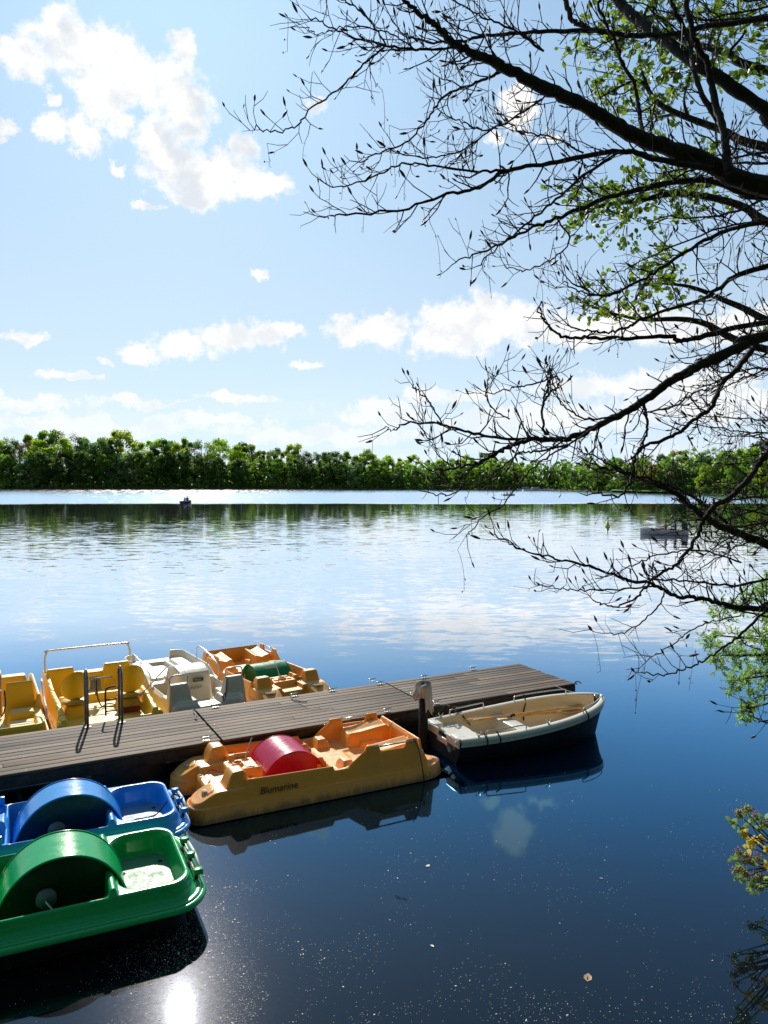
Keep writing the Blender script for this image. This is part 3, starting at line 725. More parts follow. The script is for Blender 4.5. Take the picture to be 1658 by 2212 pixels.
# ------------------------------------------------------------------ yellow boat with bucket seats and tall rail
YL=3.2
def z_yellow(U,V):
    L=YL; aV=np.abs(V)
    sd=sdb(U,V,L/2,0,L/2,.92,.20)
    Z=-.35+.5*cl01((.03-sd)/.03); Z=np.where(sd<0,.15,Z); Z=put(Z,.30,sd+.03,.05)
    # side walls
    wz=.40+.12*ss_(.2,1.0,U)+.12*ss_(1.6,2.6,U)
    wm=ss_(0,.07,.10-np.abs(aV-.80))*(U>.12)*(U<L-.05); Z=np.maximum(Z,Z*(1-wm)+wz*wm)+.012*np.sin(U*26)*ss_(.78,.86,aV)*wm
    # cockpit floor
    Z=put(Z,.20,sdb(U,V,1.5,0,1.40,.72,.10),.05)
    Z=put(Z,.22,sdb(U,V,.2,0,.35,.45,.04),.05)
    # seat bases
    Z=rise(Z,.42,sdb(U,aV,1.05,.48,.24,.24,.08),.07)
    Z=rise(Z,.34,sdb(U,V,1.9,0,.10,.7,.05),.05)
    # forward bulkhead / bench
    Z=rise(Z,.76,sdb(U,aV,2.60,.55,.10,.30,.05),.06)
    Z=rise(Z,.60,sdb(U,V,2.75,0,.20,.8,.08),.07)
    Z=rise(Z,.42,sdb(U,V,2.95,0,.2,.75,.1),.07)
    return Z
YA=at_z(243,1569,.2)
yb=place(YA,YA+dperp*1+ddir*(-.04),'pedal_boat','yellow boat with two oval-backed bucket seats and tall tube rail','pedal boat','pedal boats moored round the dock')
hf('hull',-.05,YL+.05,-1.0,1.0,.016,z_yellow,M['yellow'],yb)
def bucket(parent,cx,cy,z0,mat):
    se=empty('bucket_seat',(cx,cy,z0)); se.parent=parent; se.scale=(1.12,1.12,1.12)
    mb=MB(); mb.ell((.03,0,.04),(.24,.22,.05),24,10); mb.build('cushion',mat,se)
    mb=MB(); 
    NA,NR=28,8; vs=[]
    for sgn in(-1,1):
        for i in range(NR+1):
            for k in range(NA):
                a=2*math.pi*k/NA; r=i/NR; w=.235*r*(1-.12*math.sin(a))*math.cos(a); h=.27*r*math.sin(a)
                vs.append((-.20+.10*(w/.23)**2-.12*(h/.27)+sgn*.022*math.sqrt(max(0,1-r*r)),w,.34+h))
    fs=[]
    for b in(0,(NR+1)*NA):
        fs+=[(b+i*NA+k,b+(i+1)*NA+k,b+(i+1)*NA+(k+1)%NA,b+i*NA+(k+1)%NA) for i in range(NR) for k in range(NA)]
    fs+=[(NR*NA+k,(NR+1)*NA+NR*NA+k,(NR+1)*NA+NR*NA+(k+1)%NA,NR*NA+(k+1)%NA) for k in range(NA)]
    mb.add(vs,fs,True); mb.build('backrest',mat,se)
bucket(yb,.98,.50,.44,M['yellow']); bucket(yb,.98,-.50,.44,M['yellow'])
hose('tall_rail',[(2.6,-.84,.7),(2.62,-.84,.98),(2.63,-.80,1.10),(2.63,-.70,1.14),(2.63,.70,1.14),(2.63,.80,1.10),(2.62,.84,.98),(2.6,.84,.7)],.02,M['metal'],yb,8,8)
mb=MB(); mb.tube([(1.55,-.28,.72),(1.55,.28,.72)],.018,8); mb.tube([(1.55,0,.72),(1.7,0,.35)],.03,8); mb.box((1.62,.05,.60),(.03,.12,.14),tilt=Matrix.Rotation(.35,3,'Y')); mb.build('steering_column',M['far_grey'],yb)
hose('strap',[(1.5,.02,.7),(1.45,.03,.45),(1.3,-.02,.24),(1.2,-.12,.23),(1.1,-.2,.24),(1.25,-.28,.23),(1.35,-.15,.24),(1.15,.02,.24)],.012,M['rope'],yb)
hose('tether',[(.35,.88,.35),(.1,.86,.5),(-.12,.74,.57)],.008,M['palerope'],yb)
for v in(-.86,.86):
    mb=MB(); mb.tube([(.05,v,.28),(.22,v,.3)],.06,16); mb.build('fender_cap',M['yellow'],yb)
# broom lying in the yellow boat
br=empty('broom'); q=yb.matrix_basis if False else None
yaw=math.atan2(dperp.y-.04*ddir.y,dperp.x-.04*ddir.x)
def yloc(u,v,z): 
    c,s=math.cos(yaw),math.sin(yaw); return Vector((YA.x+c*u-s*v,YA.y+s*u+c*v,z))
b0=yloc(.62,-.42,.26); br.location=b0; br.rotation_euler=(0,0,yaw-.1)
tag(br,'broom with dark red head and pale handle propped in the yellow bucket-seat boat','broom')
mb=MB(); mb.box((0,0,.05),(.035,.20,.022),bev=.008); mb.build('head',M['red'],br)
mb=MB(); mb.box((0,0,.0),(.03,.19,.035)); mb.build('bristles',M['red'],br)
mb=MB(); mb.tube([(0,0,.06),(.65,-.78,.60)],.012,8); mb.build('handle',M['palerope'],br)
# ------------------------------------------------------------------ leftmost yellow boat (panel seats, tan cowl)
def z_left(U,V):
    L=3.4; aV=np.abs(V)
    sd=sdb(U,V,L/2,0,L/2,.90,.24)
    Z=-.35+.5*cl01((.03-sd)/.03); Z=np.where(sd<0,.15,Z); Z=put(Z,.36,sd+.03,.05)
    Z=put(Z,.18,sdb(U,V,.95,0,.85,.70,.06),.04)
    Z=put(Z,.16,sdb(U,V,2.0,0,1.0,.70,.1),.04)
    Z=rise(Z,.30,sdb(U,aV,.42,.48,.28,.24,.03),.03)
    for k in range(3): Z=np.where((np.abs(U-(.28+.11*k))<.014)&(np.abs(aV-.47)<.19),Z-.02,Z)
    Z=rise(Z,.40,sdb(U,aV,.95,.48,.20,.25,.05),.06)
    Z=rise(Z,.86,sdb(U,aV,1.28,.48,.06,.27,.04),.05)
    Z=rise(Z,.60,sdb(U,V,2.95,0,.2,.75,.12),.08)
    wm=ss_(0,.05,.07-np.abs(aV-.80))*(U>1.1)*(U<3.25); Z=np.maximum(Z,Z*(1-wm)+(.62-.1*cl01((U-2.8)/.5))*wm)
    return Z
LA=at_z(0,1598,.2)-ddir*.10
lb=place(LA,LA+dperp*1+ddir*(-.02),'pedal_boat','yellow boat with pale floor and tan cowl at the left photo edge','pedal boat','pedal boats moored round the dock')
hf('hull',-.05,3.45,-.98,.98,.016,z_left,M['yellow2'],lb)
arch('cowl',1.45,2.35,-.18,.42,.2,.75,M['tan'],lb,pw=2.6,lip=.02)
hose('side_rail',[(.28,-.86,.36),(.36,-.86,.55),(.8,-.86,.62),(1.25,-.86,.86)],.017,M['whitepipe'],lb,8)
hose('cross_rail',[(1.05,-.20,.78),(1.05,.4,.78),(1.05,1.0,.78)],.014,M['metal'],lb,8)
hose('strap',[(1.05,-.22,.78),(.95,-.22,.5),(.8,-.1,.34),(.75,.4,.28),(.75,.8,.3)],.012,M['rope'],lb)
# ------------------------------------------------------------------ rowing boat
sN=at_z(999,1597,.45); sF=at_z(919,1554,.45); bow=at_z(1297,1499,.66)
sm=(sN+sF)/2; RLn=math.hypot(bow.x-sm.x,bow.y-sm.y); HS=(sN-sF).length/2
rb=place(sm,bow,'rowing_boat','open white rowing boat with dark hull and steel grab rails by the dock tip','rowing boat')
print('ROW',RLn,HS)
NT_=60
def hb(t_): 
    base=HS+(.70-HS)*math.sin(min(1,t_/.42)*math.pi/2)
    if t_>.42: base*= max(0,1-((t_-.42)/.58)**2.5)**.62
    return base
def shz(t_): return .45+.21*t_**1.8
def loft(prof,name,mat,t0=0,t1=1,n=NT_,capS=False,split=False):
    mb=MB(); vs=[]; K=None
    for i in range(n+1):
        t_=t0+(t1-t0)*(1-(1-i/n)**1.7)
        row=prof(t_); 
        full=[(x,-y,z) for (x,y,z) in row]+[(x,y,z) for (x,y,z) in reversed(row)]
        K=len(full); vs+=full
    fs=[(i*K+k,i*K+k+1,(i+1)*K+k+1,(i+1)*K+k) for i in range(n) for k in range(K-1) if not (split and k==K//2-1)]
    if capS: fs.append(tuple(range(K)))
    mb.add(vs,fs,True); o=mb.build(name,mat,rb); return o
def outer(t_):
    b=hb(t_); z=shz(t_); x=t_*RLn; rake=.25*t_**4
    return [(x,b+.015,z-.07),(x-.02*rake,b*.98,z-.14),(x-.25*rake,b*.92,z-.28),(x-.6*rake,b*.78,z*.0+.02),(x-rake,b*.5,-.14),(x-rake,0,-.2+.1*t_)]
loft(outer,'hull',M['navy'],capS=True)
def strake(t_):
    b=hb(t_); z=shz(t_); x=t_*RLn
    return [(x,b+.018,z-.13),(x,b+.025,z-.075),(x,b+.04,z-.065),(x,b+.04,z-.025),(x,b+.03,z-.012),(x,b+.005,z),(x,max(0,b-.06),z+.004),(x,max(0,b-.085),z-.012)]
loft(strake,'gunwale',M['grp'],split=True)
def inner(t_):
    b=hb(t_); z=shz(t_); x=t_*(RLn-.10)+.03; fz=.12+.12*max(0,t_-.7)
    bi=max(0,b-.085)
    return [(x,bi,z-.012),(x,bi*.985,z-.1),(x,bi*.93,(z+fz)/2),(x,bi*.84,fz+.06),(x,bi*.76,fz+.015),(x,0,fz)]
loft(inner,'inner_hull',M['cream'],t0=.0,t1=.985)
# stern deck with motor notch
mb=MB()
for s in(-1,1): mb.box((.06,s*(HS-.16),.415),(.085,.15,.035),bev=.015)
mb.box((.065,0,.20),(.03,HS-.1,.13),bev=.01)
for s in(-1,1): mb.box((-.015,s*(HS*.62),.36),(.02,HS*.36,.07),bev=.012)
mb.box((-.015,0,.27),(.02,HS*.30,.05),bev=.012)
mb.build('transom',M['grp'],rb)
mb=MB()
n=24; top=[]; 
for k in range(n+1):
    y=-(HS-.02)+2*(HS-.02)*k/n; top.append((.52+.14*math.cos(y/HS*math.pi)*.5+.0-.16*(1-abs(y)/HS)+.12,y))
vs=[(.08,y,.34) for x,y in top]+[(x,y*1.02,.34) for x,y in top]+[(x-.01,y,.13) for x,y in top]
N=n+1
mb.add(vs,[(i,i+1,N+i+1,N+i) for i in range(n)]+[(N+i,N+i+1,2*N+i+1,2*N+i) for i in range(n)])
mb.build('stern_bench',M['grp'],rb)
mb=MB(); mb.box((1.42,0,.335),(.13,hb(.42)-.10,.022),bev=.015); mb.box((1.34,0,.22),(.03,.55,.10)); mb.build('thwart',M['grp'],rb)
mb=MB(); c_=[]
for k in range(9):
    y=-1+2*k/8; c_.append((RLn*.80,y*(hb(.82)-.12)))
vs=[(x,y,.30) for x,y in c_]+[(x+.42-.15*abs(y/.4)**2,y*.55,.33) for x,y in c_]
mb.add(vs,[(i,i+1,10+i,9+i) for i in range(8)]); mb.build('bow_deck',M['cream'],rb)
def grail(t0,t1,s,hh=.085):
    pts=[]
    for q,dz in ((0,0),(0,.7),(.06,1),(.5,1),(.94,1),(1,.7),(1,0)):
        t_=t0+(t1-t0)*q; pts.append((t_*RLn,s*(hb(t_)-.015),shz(t_)+dz*hh))
    hose('grab_rail',pts,.011,M['metal'],rb,8,5)
grail(.14,.36,1); grail(.56,.86,1); grail(.14,.36,-1); grail(.74,.955,-1)
def rowlock(t_,s):
    mb=MB(); x=t_*RLn; y=s*(hb(t_)-.03); z=shz(t_)
    mb.cyl((x,y,z),.02,.02,10); mb.tube([(x-.045,y,z+.075),(x-.035,y,z+.04),(x,y,z+.022),(x+.035,y,z+.04),(x+.045,y,z+.075)],.008,6); mb.build('rowlock',M['metal'],rb)
rowlock(.50,-1); rowlock(.08,1); rowlock(.10,-1)
mb=MB(); mb.tube([(RLn-.13,-.05,.65),(RLn-.13,.05,.65)],.012,6); mb.cyl((RLn-.13,-.03,.60),.008,.05,6); mb.cyl((RLn-.13,.03,.60),.008,.05,6); mb.build('bow_cleat',M['metal'],rb)
for s in(-1,1):
    mb=MB(); mb.tube([(-.05,s*(HS-.04),.38),(-.01,s*(HS-.14),.38)],.022,8); mb.build('corner_fender',M['whitepipe'],rb)
def lash(t_,s,ln=.25):
    x=t_*RLn; y=hb(t_); z=shz(t_)
    hose('strap',[(x,s*(y-.05),z+.05),(x,s*(y+.0),z+.012),(x+.01,s*(y+.055),z-.05),(x+.02,s*(y+.04),z-ln)],.012,M['rope'],rb)
lash(.13,-1,.2); lash(.20,-1,.15); lash(.76,-1,.15)
x=.40*RLn
hose('strap',[(.62*RLn,hb(.62)-.02,shz(.62)+.085),(.62*RLn,hb(.62)-.08,shz(.62)-.04),(.60*RLn,hb(.6)-.13,.36),(.585*RLn,hb(.6)-.2,.20)],.014,M['rope'],rb)
hose('strap',[(.21*RLn,hb(.2)-.03,shz(.2)+.01),(.215*RLn,hb(.2)-.10,shz(.2)-.06),(.235*RLn,hb(.2)-.22,.28)],.014,M['rope'],rb)
ryaw=math.atan2(bow.y-sm.y,bow.x-sm.x)
def rloc(u,v,z): c,s=math.cos(ryaw),math.sin(ryaw); return Vector((sm.x+c*u-s*v,sm.y+s*u+c*v,z))
def oar(p0,p1,lab):
    p0=Vector(p0);p1=Vector(p1); e=empty('oar',rloc(*p0),0); dv=rloc(*p1)-rloc(*p0); L=dv.length; dn=dv.normalized()
    tag(e,lab,'oar','oars laid in the rowing boat')
    sh=MB(); sh.tube([Vector((0,0,0)),dn*.15,dn*.16,dn*(L-.5)],[.014,.014,.021,.019],10); sh.build('shaft',M['oar'],e)
    bl=MB(); side=dn.cross(Vector((0,0,1))).normalized(); upv=side.cross(dn); vs=[]
    for i in range(9):
        s=i/8; w=.02+.055*math.sin(min(1,s*1.4)*math.pi/2); c=dn*(L-.52+.52*s)
        for k in range(8):
            a=2*math.pi*k/8; vs.append(c+side*w*math.cos(a)+upv*.009*math.sin(a))
    bl.add(vs,[(i*8+k,i*8+(k+1)%8,(i+1)*8+(k+1)%8,(i+1)*8+k) for i in range(8) for k in range(8)]+[tuple(64+k for k in range(8))],True); bl.build('blade',M['oar'],e)
    cm=MB(); cm.tube([dn*(L*.36),dn*(L*.36+.09)],.027,10); cm.build('collar',M['black'],e)
oar((.62,.40,.40),(2.95,.10,.37),'varnished wooden oar lying furthest from the viewer in the rowing boat')
oar((.66,.33,.395),(3.02,.16,.44),'varnished wooden oar lying nearest to the viewer in the rowing boat')
# ------------------------------------------------------------------ mooring ropes on the dock
def rope(pts,mat,label,r=.011):
    mb=MB(); mb.tube(arc([Vector(p) for p in pts],6),r,6); o=mb.build('rope',mat); tag(o,label,'rope'); return o
q=at_z(627,1505,DZ+.02)
rope([q+Vector((-.1,.3,-.2)),q+Vector((0,.1,.0)),q+Vector((.02,-.02,.03)),at_z(632,1511,DZ+.02),at_z(645,1514,DZ+.02),at_z(663,1515,DZ+.02)],M['palerope'],'short pale rope end lying on the planks below the green-cowl boat')
rope([at_z(417,1532,DZ+.05),at_z(418,1538,DZ+.02),at_z(423,1545,DZ+.02),at_z(421,1551,DZ+.02),at_z(425,1554,DZ+.02)],M['palerope'],'frayed pale rope end on the planks by the white boat')
q=at_z(850,1471,DZ+.04)
rope([at_z(1255,1476,DZ+.02),at_z(1248,1472,DZ+.06),at_z(1242,1474,DZ+.03),at_z(1246,1478,DZ-.1)],M['rope'],'coil of black rope on the dock tip beside the rowing boat bow')
rope([at_z(955,1527,DZ+.04),at_z(965,1524,DZ+.05),at_z(975,1528,DZ+.05),at_z(990,1530,DZ-.05),at_z(980,1540,.5)],M['rope'],'black mooring rope bunched on the near dock edge behind the rowing boat',.018)
rope([at_z(399,1795,.4),at_z(402,1830,.1),at_z(404,1850,-.05)],M['palerope'],'pale rope hanging into the water from the blue boat')
def sag(a,b,dz,mat,label,rr=.009):
    a=Vector(a);b=Vector(b); rope([a,a.lerp(b,.25)-Vector((0,0,dz*.75)),a.lerp(b,.5)-Vector((0,0,dz)),a.lerp(b,.75)-Vector((0,0,dz*.75)),b],mat,label,rr)
sag(at_z(465,1624,DZ+.05),at_z(450,1640,.5),.04,M['palerope'],'short pale line from a dock cleat to the fin of the orange pedal boat')
sag(at_z(860,1552,DZ+.05),at_z(800,1560,.5),.05,M['rope'],'dark line from a dock cleat to the rear arm of the orange pedal boat')
sag(at_z(955,1527,DZ+.05),rloc(.10,HS-.03,.50),.06,M['rope'],'dark line from the near dock edge to the stern of the rowing boat')
sag(rloc(RLn-.13,.05,.66),at_z(1200,1482,DZ+.03),.05,M['palerope'],'pale line from the rowing boat bow to the dock tip')
# ------------------------------------------------------------------ people for the distant boats
def person(name,loc,rz,shirt,label,pose='sit',sc=1.0):
    """seated figure as one skinned skeleton, head and hair as children"""
    J={'pelvis':(0,0,0),'belly':(0,0,.18),'chest':(.02,0,.40),'neck':(.03,0,.54),'head':(.05,0,.66),'crown':(.05,0,.76),
       'shL':(.02,.17,.48),'shR':(.02,-.17,.48),'elL':(.12,.24,.24),'elR':(.12,-.24,.24),'haL':(.34,.18,.26),'haR':(.34,-.18,.26),
       'hipL':(.02,.09,-.02),'hipR':(.02,-.09,-.02),'knL':(.42,.12,.06),'knR':(.42,-.12,.06),'ftL':(.55,.12,-.32),'ftR':(.55,-.12,-.32),'toL':(.68,.12,-.34),'toR':(.68,-.12,-.34)}
    rad={'pelvis':.13,'belly':.12,'chest':.14,'neck':.055,'head':.085,'crown':.07,'shL':.07,'shR':.07,'elL':.042,'elR':.042,'haL':.035,'haR':.035,'hipL':.09,'hipR':.09,'knL':.06,'knR':.06,'ftL':.045,'ftR':.045,'toL':.035,'toR':.035}
    E=[('pelvis','belly'),('belly','chest'),('chest','neck'),('neck','head'),('head','crown'),('chest','shL'),('chest','shR'),('shL','elL'),('shR','elR'),('elL','haL'),('elR','haR'),('pelvis','hipL'),('pelvis','hipR'),('hipL','knL'),('hipR','knR'),('knL','ftL'),('knR','ftR'),('ftL','toL'),('ftR','toR')]
    ks=list(J); me=bpy.data.meshes.new('person'); me.from_pydata([Vector(J[k])*sc for k in ks],[(ks.index(a),ks.index(b)) for a,b in E],[])
    o=bpy.data.objects.new('person',me); COL.objects.link(o); o.location=loc; o.rotation_euler=(0,0,rz)
    md=o.modifiers.new('skin','SKIN'); sv=me.skin_vertices[0].data if me.skin_vertices else None
    if sv is None:
        bm=bmesh.new(); bm.from_mesh(me); bm.verts.layers.skin.verify(); bm.to_mesh(me); bm.free(); sv=me.skin_vertices[0].data
    for i,k in enumerate(ks): sv[i].radius=(rad[k]*sc,rad[k]*sc); sv[i].use_root=(k=='pelvis')
    o.modifiers.new('sub','SUBSURF').levels=1; o.modifiers['sub'].render_levels=2
    me.materials.append(shirt); tag(o,label,'person')
    mb=MB(); mb.ell(Vector((.06,0,.70))*sc,(.088*sc,.078*sc,.11*sc),12,8); mb.ell(Vector((.15,0,.69))*sc,(.02*sc,.015*sc,.02*sc),6,4); mb.build('face',M['skin'],o)
    mb=MB(); mb.ell(Vector((.035,0,.735))*sc,(.10*sc,.09*sc,.10*sc),12,8); mb.build('hair',M['hair'],o)
    return o
def small_boat(name,loc,rz,L,W,hullm,deckm,label,cat,group=None):
    e=empty(name,loc,rz); tag(e,label,cat,group)
    mb=MB(); vs=[]; K=7; n=16
    for i in range(n+1):
        t_=i/n; b=W/2*(1-max(0,(t_-.4)/.6)**2.4)**.6*(.82+.18*min(1,t_/.4)); z=.38+.14*t_*t_; x=-L/2+t_*L
        vs+=[(x,-b,z),(x,-b*.85,.1),(x,-b*.4,-.1),(x,0,-.14),(x,b*.4,-.1),(x,b*.85,.1),(x,b,z)]
    mb.add(vs,[(i*K+k,i*K+k+1,(i+1)*K+k+1,(i+1)*K+k) for i in range(n) for k in range(K-1)]+[tuple(range(K))],True); mb.build('hull',hullm,e)
    mb=MB()
    for s in(-1,1):
        mb.tube([(-L/2+t_*L,s*(W/2*(1-max(0,(t_-.4)/.6)**2.4)**.6*(.82+.18*min(1,t_/.4))),.38+.14*t_*t_) for t_ in [k/14 for k in range(15)]],.03,6)
    mb.build('gunwale',deckm,e)
    mb=MB(); 
    for t_ in(.22,.55): mb.box((-L/2+t_*L,0,.28),(.13,W/2*.8,.02))
    mb.box((0,0,.06),(L*.36,W*.26,.01)); mb.build('thwart',deckm,e)
    return e
p=at_z(402,1087,0); small_boat('small_rowing_boat',p,R(75),3.0,1.35,M['navy'],M['far_white'],'tiny dark rowing boat with two people out on the lake at left','rowing boat','small boats out on the lake')
person('person',p+Vector((-.28,.0,.32)),R(80),M['shirt3'],'small person in pale top, left of the two in the tiny dark boat at left')
person('person',p+Vector((.30,-.45,.40)),R(110),M['shirt'],'larger person in dark top, right of the two in the tiny dark boat at left',sc=1.1)
p=at_z(1434,1155,0); bt=small_boat('leisure_boat',p,R(155),3.7,1.5,M['far_light'],M['far_white'],'grey and white open boat with people seen through the lower right branches','boat','small boats out on the lake')
mb=MB(); mb.box((-1.55,0,.75),(.22,.2,.28),bev=.05); mb.box((-1.75,0,.2),(.08,.08,.4)); mb.build('outboard_motor',M['navy'],bt)
mb=MB(); mb.tube([(.2,-.6,.5),(.9,-1.6,.75),(1.6,-2.4,.95)],.04,6); mb.build('oar',M['far_white'],bt)
person('person',p+Vector((.15,0,.42)),R(170),M['shirt2'],'person in russet top seated mid-boat, seen through lower right branches')
person('person',p+Vector((.85,-.2,.42)),R(170),M['shirt'],'person in dark blue top seated at the stern, seen through lower right branches')
for (x,y,L,rz,c,lab) in ((968,1062,3,20,'navy','tiny dark boat near the far shore left of the low branches'),(1098,1071,3.4,15,'far_white','small pale boat with dark passengers on the lake behind the hanging twigs')):
    p=at_z(x,y,0); small_boat('small_rowing_boat',p,R(rz),L,1.3,M[c],M['far_white'],lab,'boat','small boats out on the lake')
    person('person',p+Vector((-.4,0,.4)),R(10),M['shirt'],'seated person, left one in the '+lab[:40].strip()); person('person',p+Vector((.5,0,.4)),R(190),M['shirt3'],'seated person, right one in the '+lab[:40].strip())
for (x,y,L,lab) in ((1138,1058.5,7,'small white cabin boat moored at the far shore, leftmost of two'),(1160,1060,10,'long pale boat moored at the far shore beside the red tree, rightmost of two')):
    p=at_z(x,y,0); e=small_boat('moored_boat',p,R(4),L,2.4,M['far_white'],M['far_white'],lab,'boat','small boats moored at the far shore')
    mb=MB(); mb.box((-.6,0,.75),(1.3,.8,.35),bev=.2); mb.build('cabin',M['far_grey'],e)
p=at_z(1312,1138,0); e=empty('buoy',p); tag(e,'yellow-green cone buoy with dark top mark out on the lake','buoy')
mb=MB(); mb.tube([(0,0,-.1),(0,0,.10),(0,0,.12),(0,0,.62)],[.22,.22,.20,.03],16); mb.build('cone',M['buoy'],e)
mb=MB(); mb.tube([(0,0,.6),(0,0,.75)],.02,6); mb.box((0,0,.8),(.09,.09,.07)); mb.build('top_mark',M['far_grey'],e)
# ------------------------------------------------------------------ far shore
SH=[(-900,1057),(0,1056.5),(600,1057),(1180,1058.5),(1300,1062),(1400,1064.5),(1500,1067),(1658,1073),(2000,1090),(2500,1125)]
def lerp(tab,x):
    for (a,b),(c,d) in zip(tab[:-1],tab[1:]):
        if x<=c: return b+(d-b)*(x-a)/(c-a)
    return tab[-1][1]
mb=MB(); xs=list(range(-900,2501,50)); vs=[]
for x in xs:
    a=at_z(x,lerp(SH,x),0); dn=Vector((a.x,a.y,0)).normalized(); j=random.uniform(-1,1)
    for dd,z in ((-1.0+j,-.1),(.6+j,.35),(3+j,.8),(30,1.4),(900,3)): b=a+dn*dd; vs.append((b.x,b.y,z))
mb.add(vs,[(i*5+k,(i+1)*5+k,(i+1)*5+k+1,i*5+k+1) for i in range(len(xs)-1) for k in range(4)],True)
o=mb.build('far_shore_ground',M['soil']); tag(o,kind='structure')
mb=MB(); vs=[]
for x in range(1320,1480,10):
    a=at_z(x,lerp(SH,x)+.3,0); dn=Vector((a.x,a.y,0)).normalized()
    for dd,z in((.2,.45),(4,.95),(16,1.7)): b=a+dn*dd; vs.append((b.x,b.y,z))
n_=len(vs)//3
mb.add(vs,[(i*3+k,(i+1)*3+k,(i+1)*3+k+1,i*3+k+1) for i in range(n_-1) for k in range(2)],True); tag(mb.build('lawn',M['lawn']),kind='structure')
# tree prototypes: unit height 1, base at 0
def leafcard(mb,c,s,nrm=None):
    a=Vector((random.gauss(0,1),random.gauss(0,1),random.gauss(0,1))).normalized(); b=a.orthogonal().normalized(); b2=a.cross(b)
    th=random.random()*6.28; u=(b*math.cos(th)+b2*math.sin(th))*s; v=(b2*math.cos(th)-b*math.sin(th))*s*.7
    mb.add([c-u,c-v*.9,c+u,c+v],[(0,1,2,3)])
def make_tree_mesh(kind,seed):
    random.seed(seed); mb=MB(); H=20.0
    clumps=[]; nc={'round':46,'tall':46,'poplar':40,'low':34,'airy':40}[kind]
    for i in range(nc):
        t_=random.random()
        if kind=='round': z=.14+.82*t_; r=.36*math.sin(math.pi*min(1,max(0.12,(z-.15)/.85)))**.7
        elif kind=='tall': z=.1+.88*t_; r=.27*math.sin(math.pi*min(1,max(.15,(z-.08)/.95)))**.6
        elif kind=='poplar': z=.12+.86*t_; r=.15*(1-t_)**.5+.01
        elif kind=='low': z=.05+.85*t_; r=.42*math.cos(t_*1.45)**.6
        else: z=.2+.78*t_; r=.30*math.sin(math.pi*min(1,max(.1,(z-.2)/.82)))**.7
        a=random.random()*6.28; q=r*random.uniform(.45,1.05)
        clumps.append((Vector((q*math.cos(a)*H,q*math.sin(a)*H,z*H)),random.uniform(.05,.105)*H*(.8 if kind=='poplar' else 1),random.random()))
    for c,r,k in clumps:
        mb.k=k; n=150 if kind!='airy' else 80
        for j in range(n):
            d=Vector((random.gauss(0,1),random.gauss(0,1),random.gauss(0,.75))); d=d.normalized()*random.random()**.45*r
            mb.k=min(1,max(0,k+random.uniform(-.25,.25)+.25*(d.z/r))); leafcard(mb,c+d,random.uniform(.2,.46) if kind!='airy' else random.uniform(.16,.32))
    tr=MB(); lean=Vector((random.uniform(-.6,.6),random.uniform(-.6,.6),0))
    tr.tube([(0,0,-1),(0,0,2),lean+Vector((0,0,.5*H)),lean*1.6+Vector((0,0,.85*H))],[.42,.32,.2,.05],7)
    for c,r,k in clumps[::2]:
        z=max(1.5,c.z-random.uniform(.08,.2)*H); tr.tube([lean*(z/(.5*H)) if z<.5*H else lean, c*.5+Vector((0,0,z*.5)), c],[.13,.08,.03],4) if False else tr.tube([Vector((lean.x*min(1.6,z/(.5*H)),lean.y*min(1.6,z/(.5*H)),z)),Vector((c.x*.6,c.y*.6,(z+c.z)/2)),c],[.12,.07,.03],4)
    return mb,tr
LM=[leafmat('foliage_'+n,a,b,tr) for n,a,b,tr in (('mid',(.03,.08,.006),(.10,.19,.015),.55),('dark',(.018,.05,.008),(.06,.12,.014),.5),('bright',(.08,.16,.006),(.19,.29,.015),.6),('grey_green',(.04,.09,.028),(.10,.18,.055),.5),('olive',(.07,.075,.012),(.17,.16,.03),.5),('red',(.14,.035,.015),(.28,.09,.04),.45),('brown',(.06,.045,.02),(.12,.095,.045),.35))]
names=['mid green','dark green','bright yellow-green','grey-green','olive-yellow','copper red','bare brownish']
protos={}
sd_=100
for kind in ('round','tall','poplar','low','airy'):
    protos[kind]=[]
    for v_ in range(4 if kind in('round','tall') else 2):
        sd_+=1; protos[kind].append(make_tree_mesh(kind,sd_))
meshes={}
def tree(kind,var,ci,loc,h,wsc,rz,label,group):
    key=(kind,var,ci)
    if key not in meshes:
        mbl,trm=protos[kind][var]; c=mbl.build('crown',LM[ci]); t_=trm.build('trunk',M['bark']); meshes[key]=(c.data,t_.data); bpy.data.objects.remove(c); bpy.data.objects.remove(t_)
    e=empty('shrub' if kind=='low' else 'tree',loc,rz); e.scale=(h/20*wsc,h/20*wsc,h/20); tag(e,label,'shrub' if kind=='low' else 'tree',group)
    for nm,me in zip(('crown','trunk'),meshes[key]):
        o=bpy.data.objects.new(nm,me); COL.objects.link(o); o.parent=e
    return e
random.seed(77)
TOP=[(-900,940),(0,943),(60,948),(130,937),(180,945),(260,946),(330,950),(420,953),(500,958),(600,968),(700,976),(800,982),(850,990),(1000,991),(1060,984),(1120,1003),(1200,1008),(1240,998),(1300,992),(1380,984),(1420,976),(1500,982),(1540,972),(1658,965),(2000,930),(2500,880)]
ords=['first','second','third','fourth','fifth','sixth','seventh','eighth','ninth','tenth']
def nth(n):
    suf={1:'st',2:'nd',3:'rd'}.get(n%10 if n%100 not in(11,12,13) else 0,'th'); return ords[n-1] if n<=10 else f'{n}{suf}'
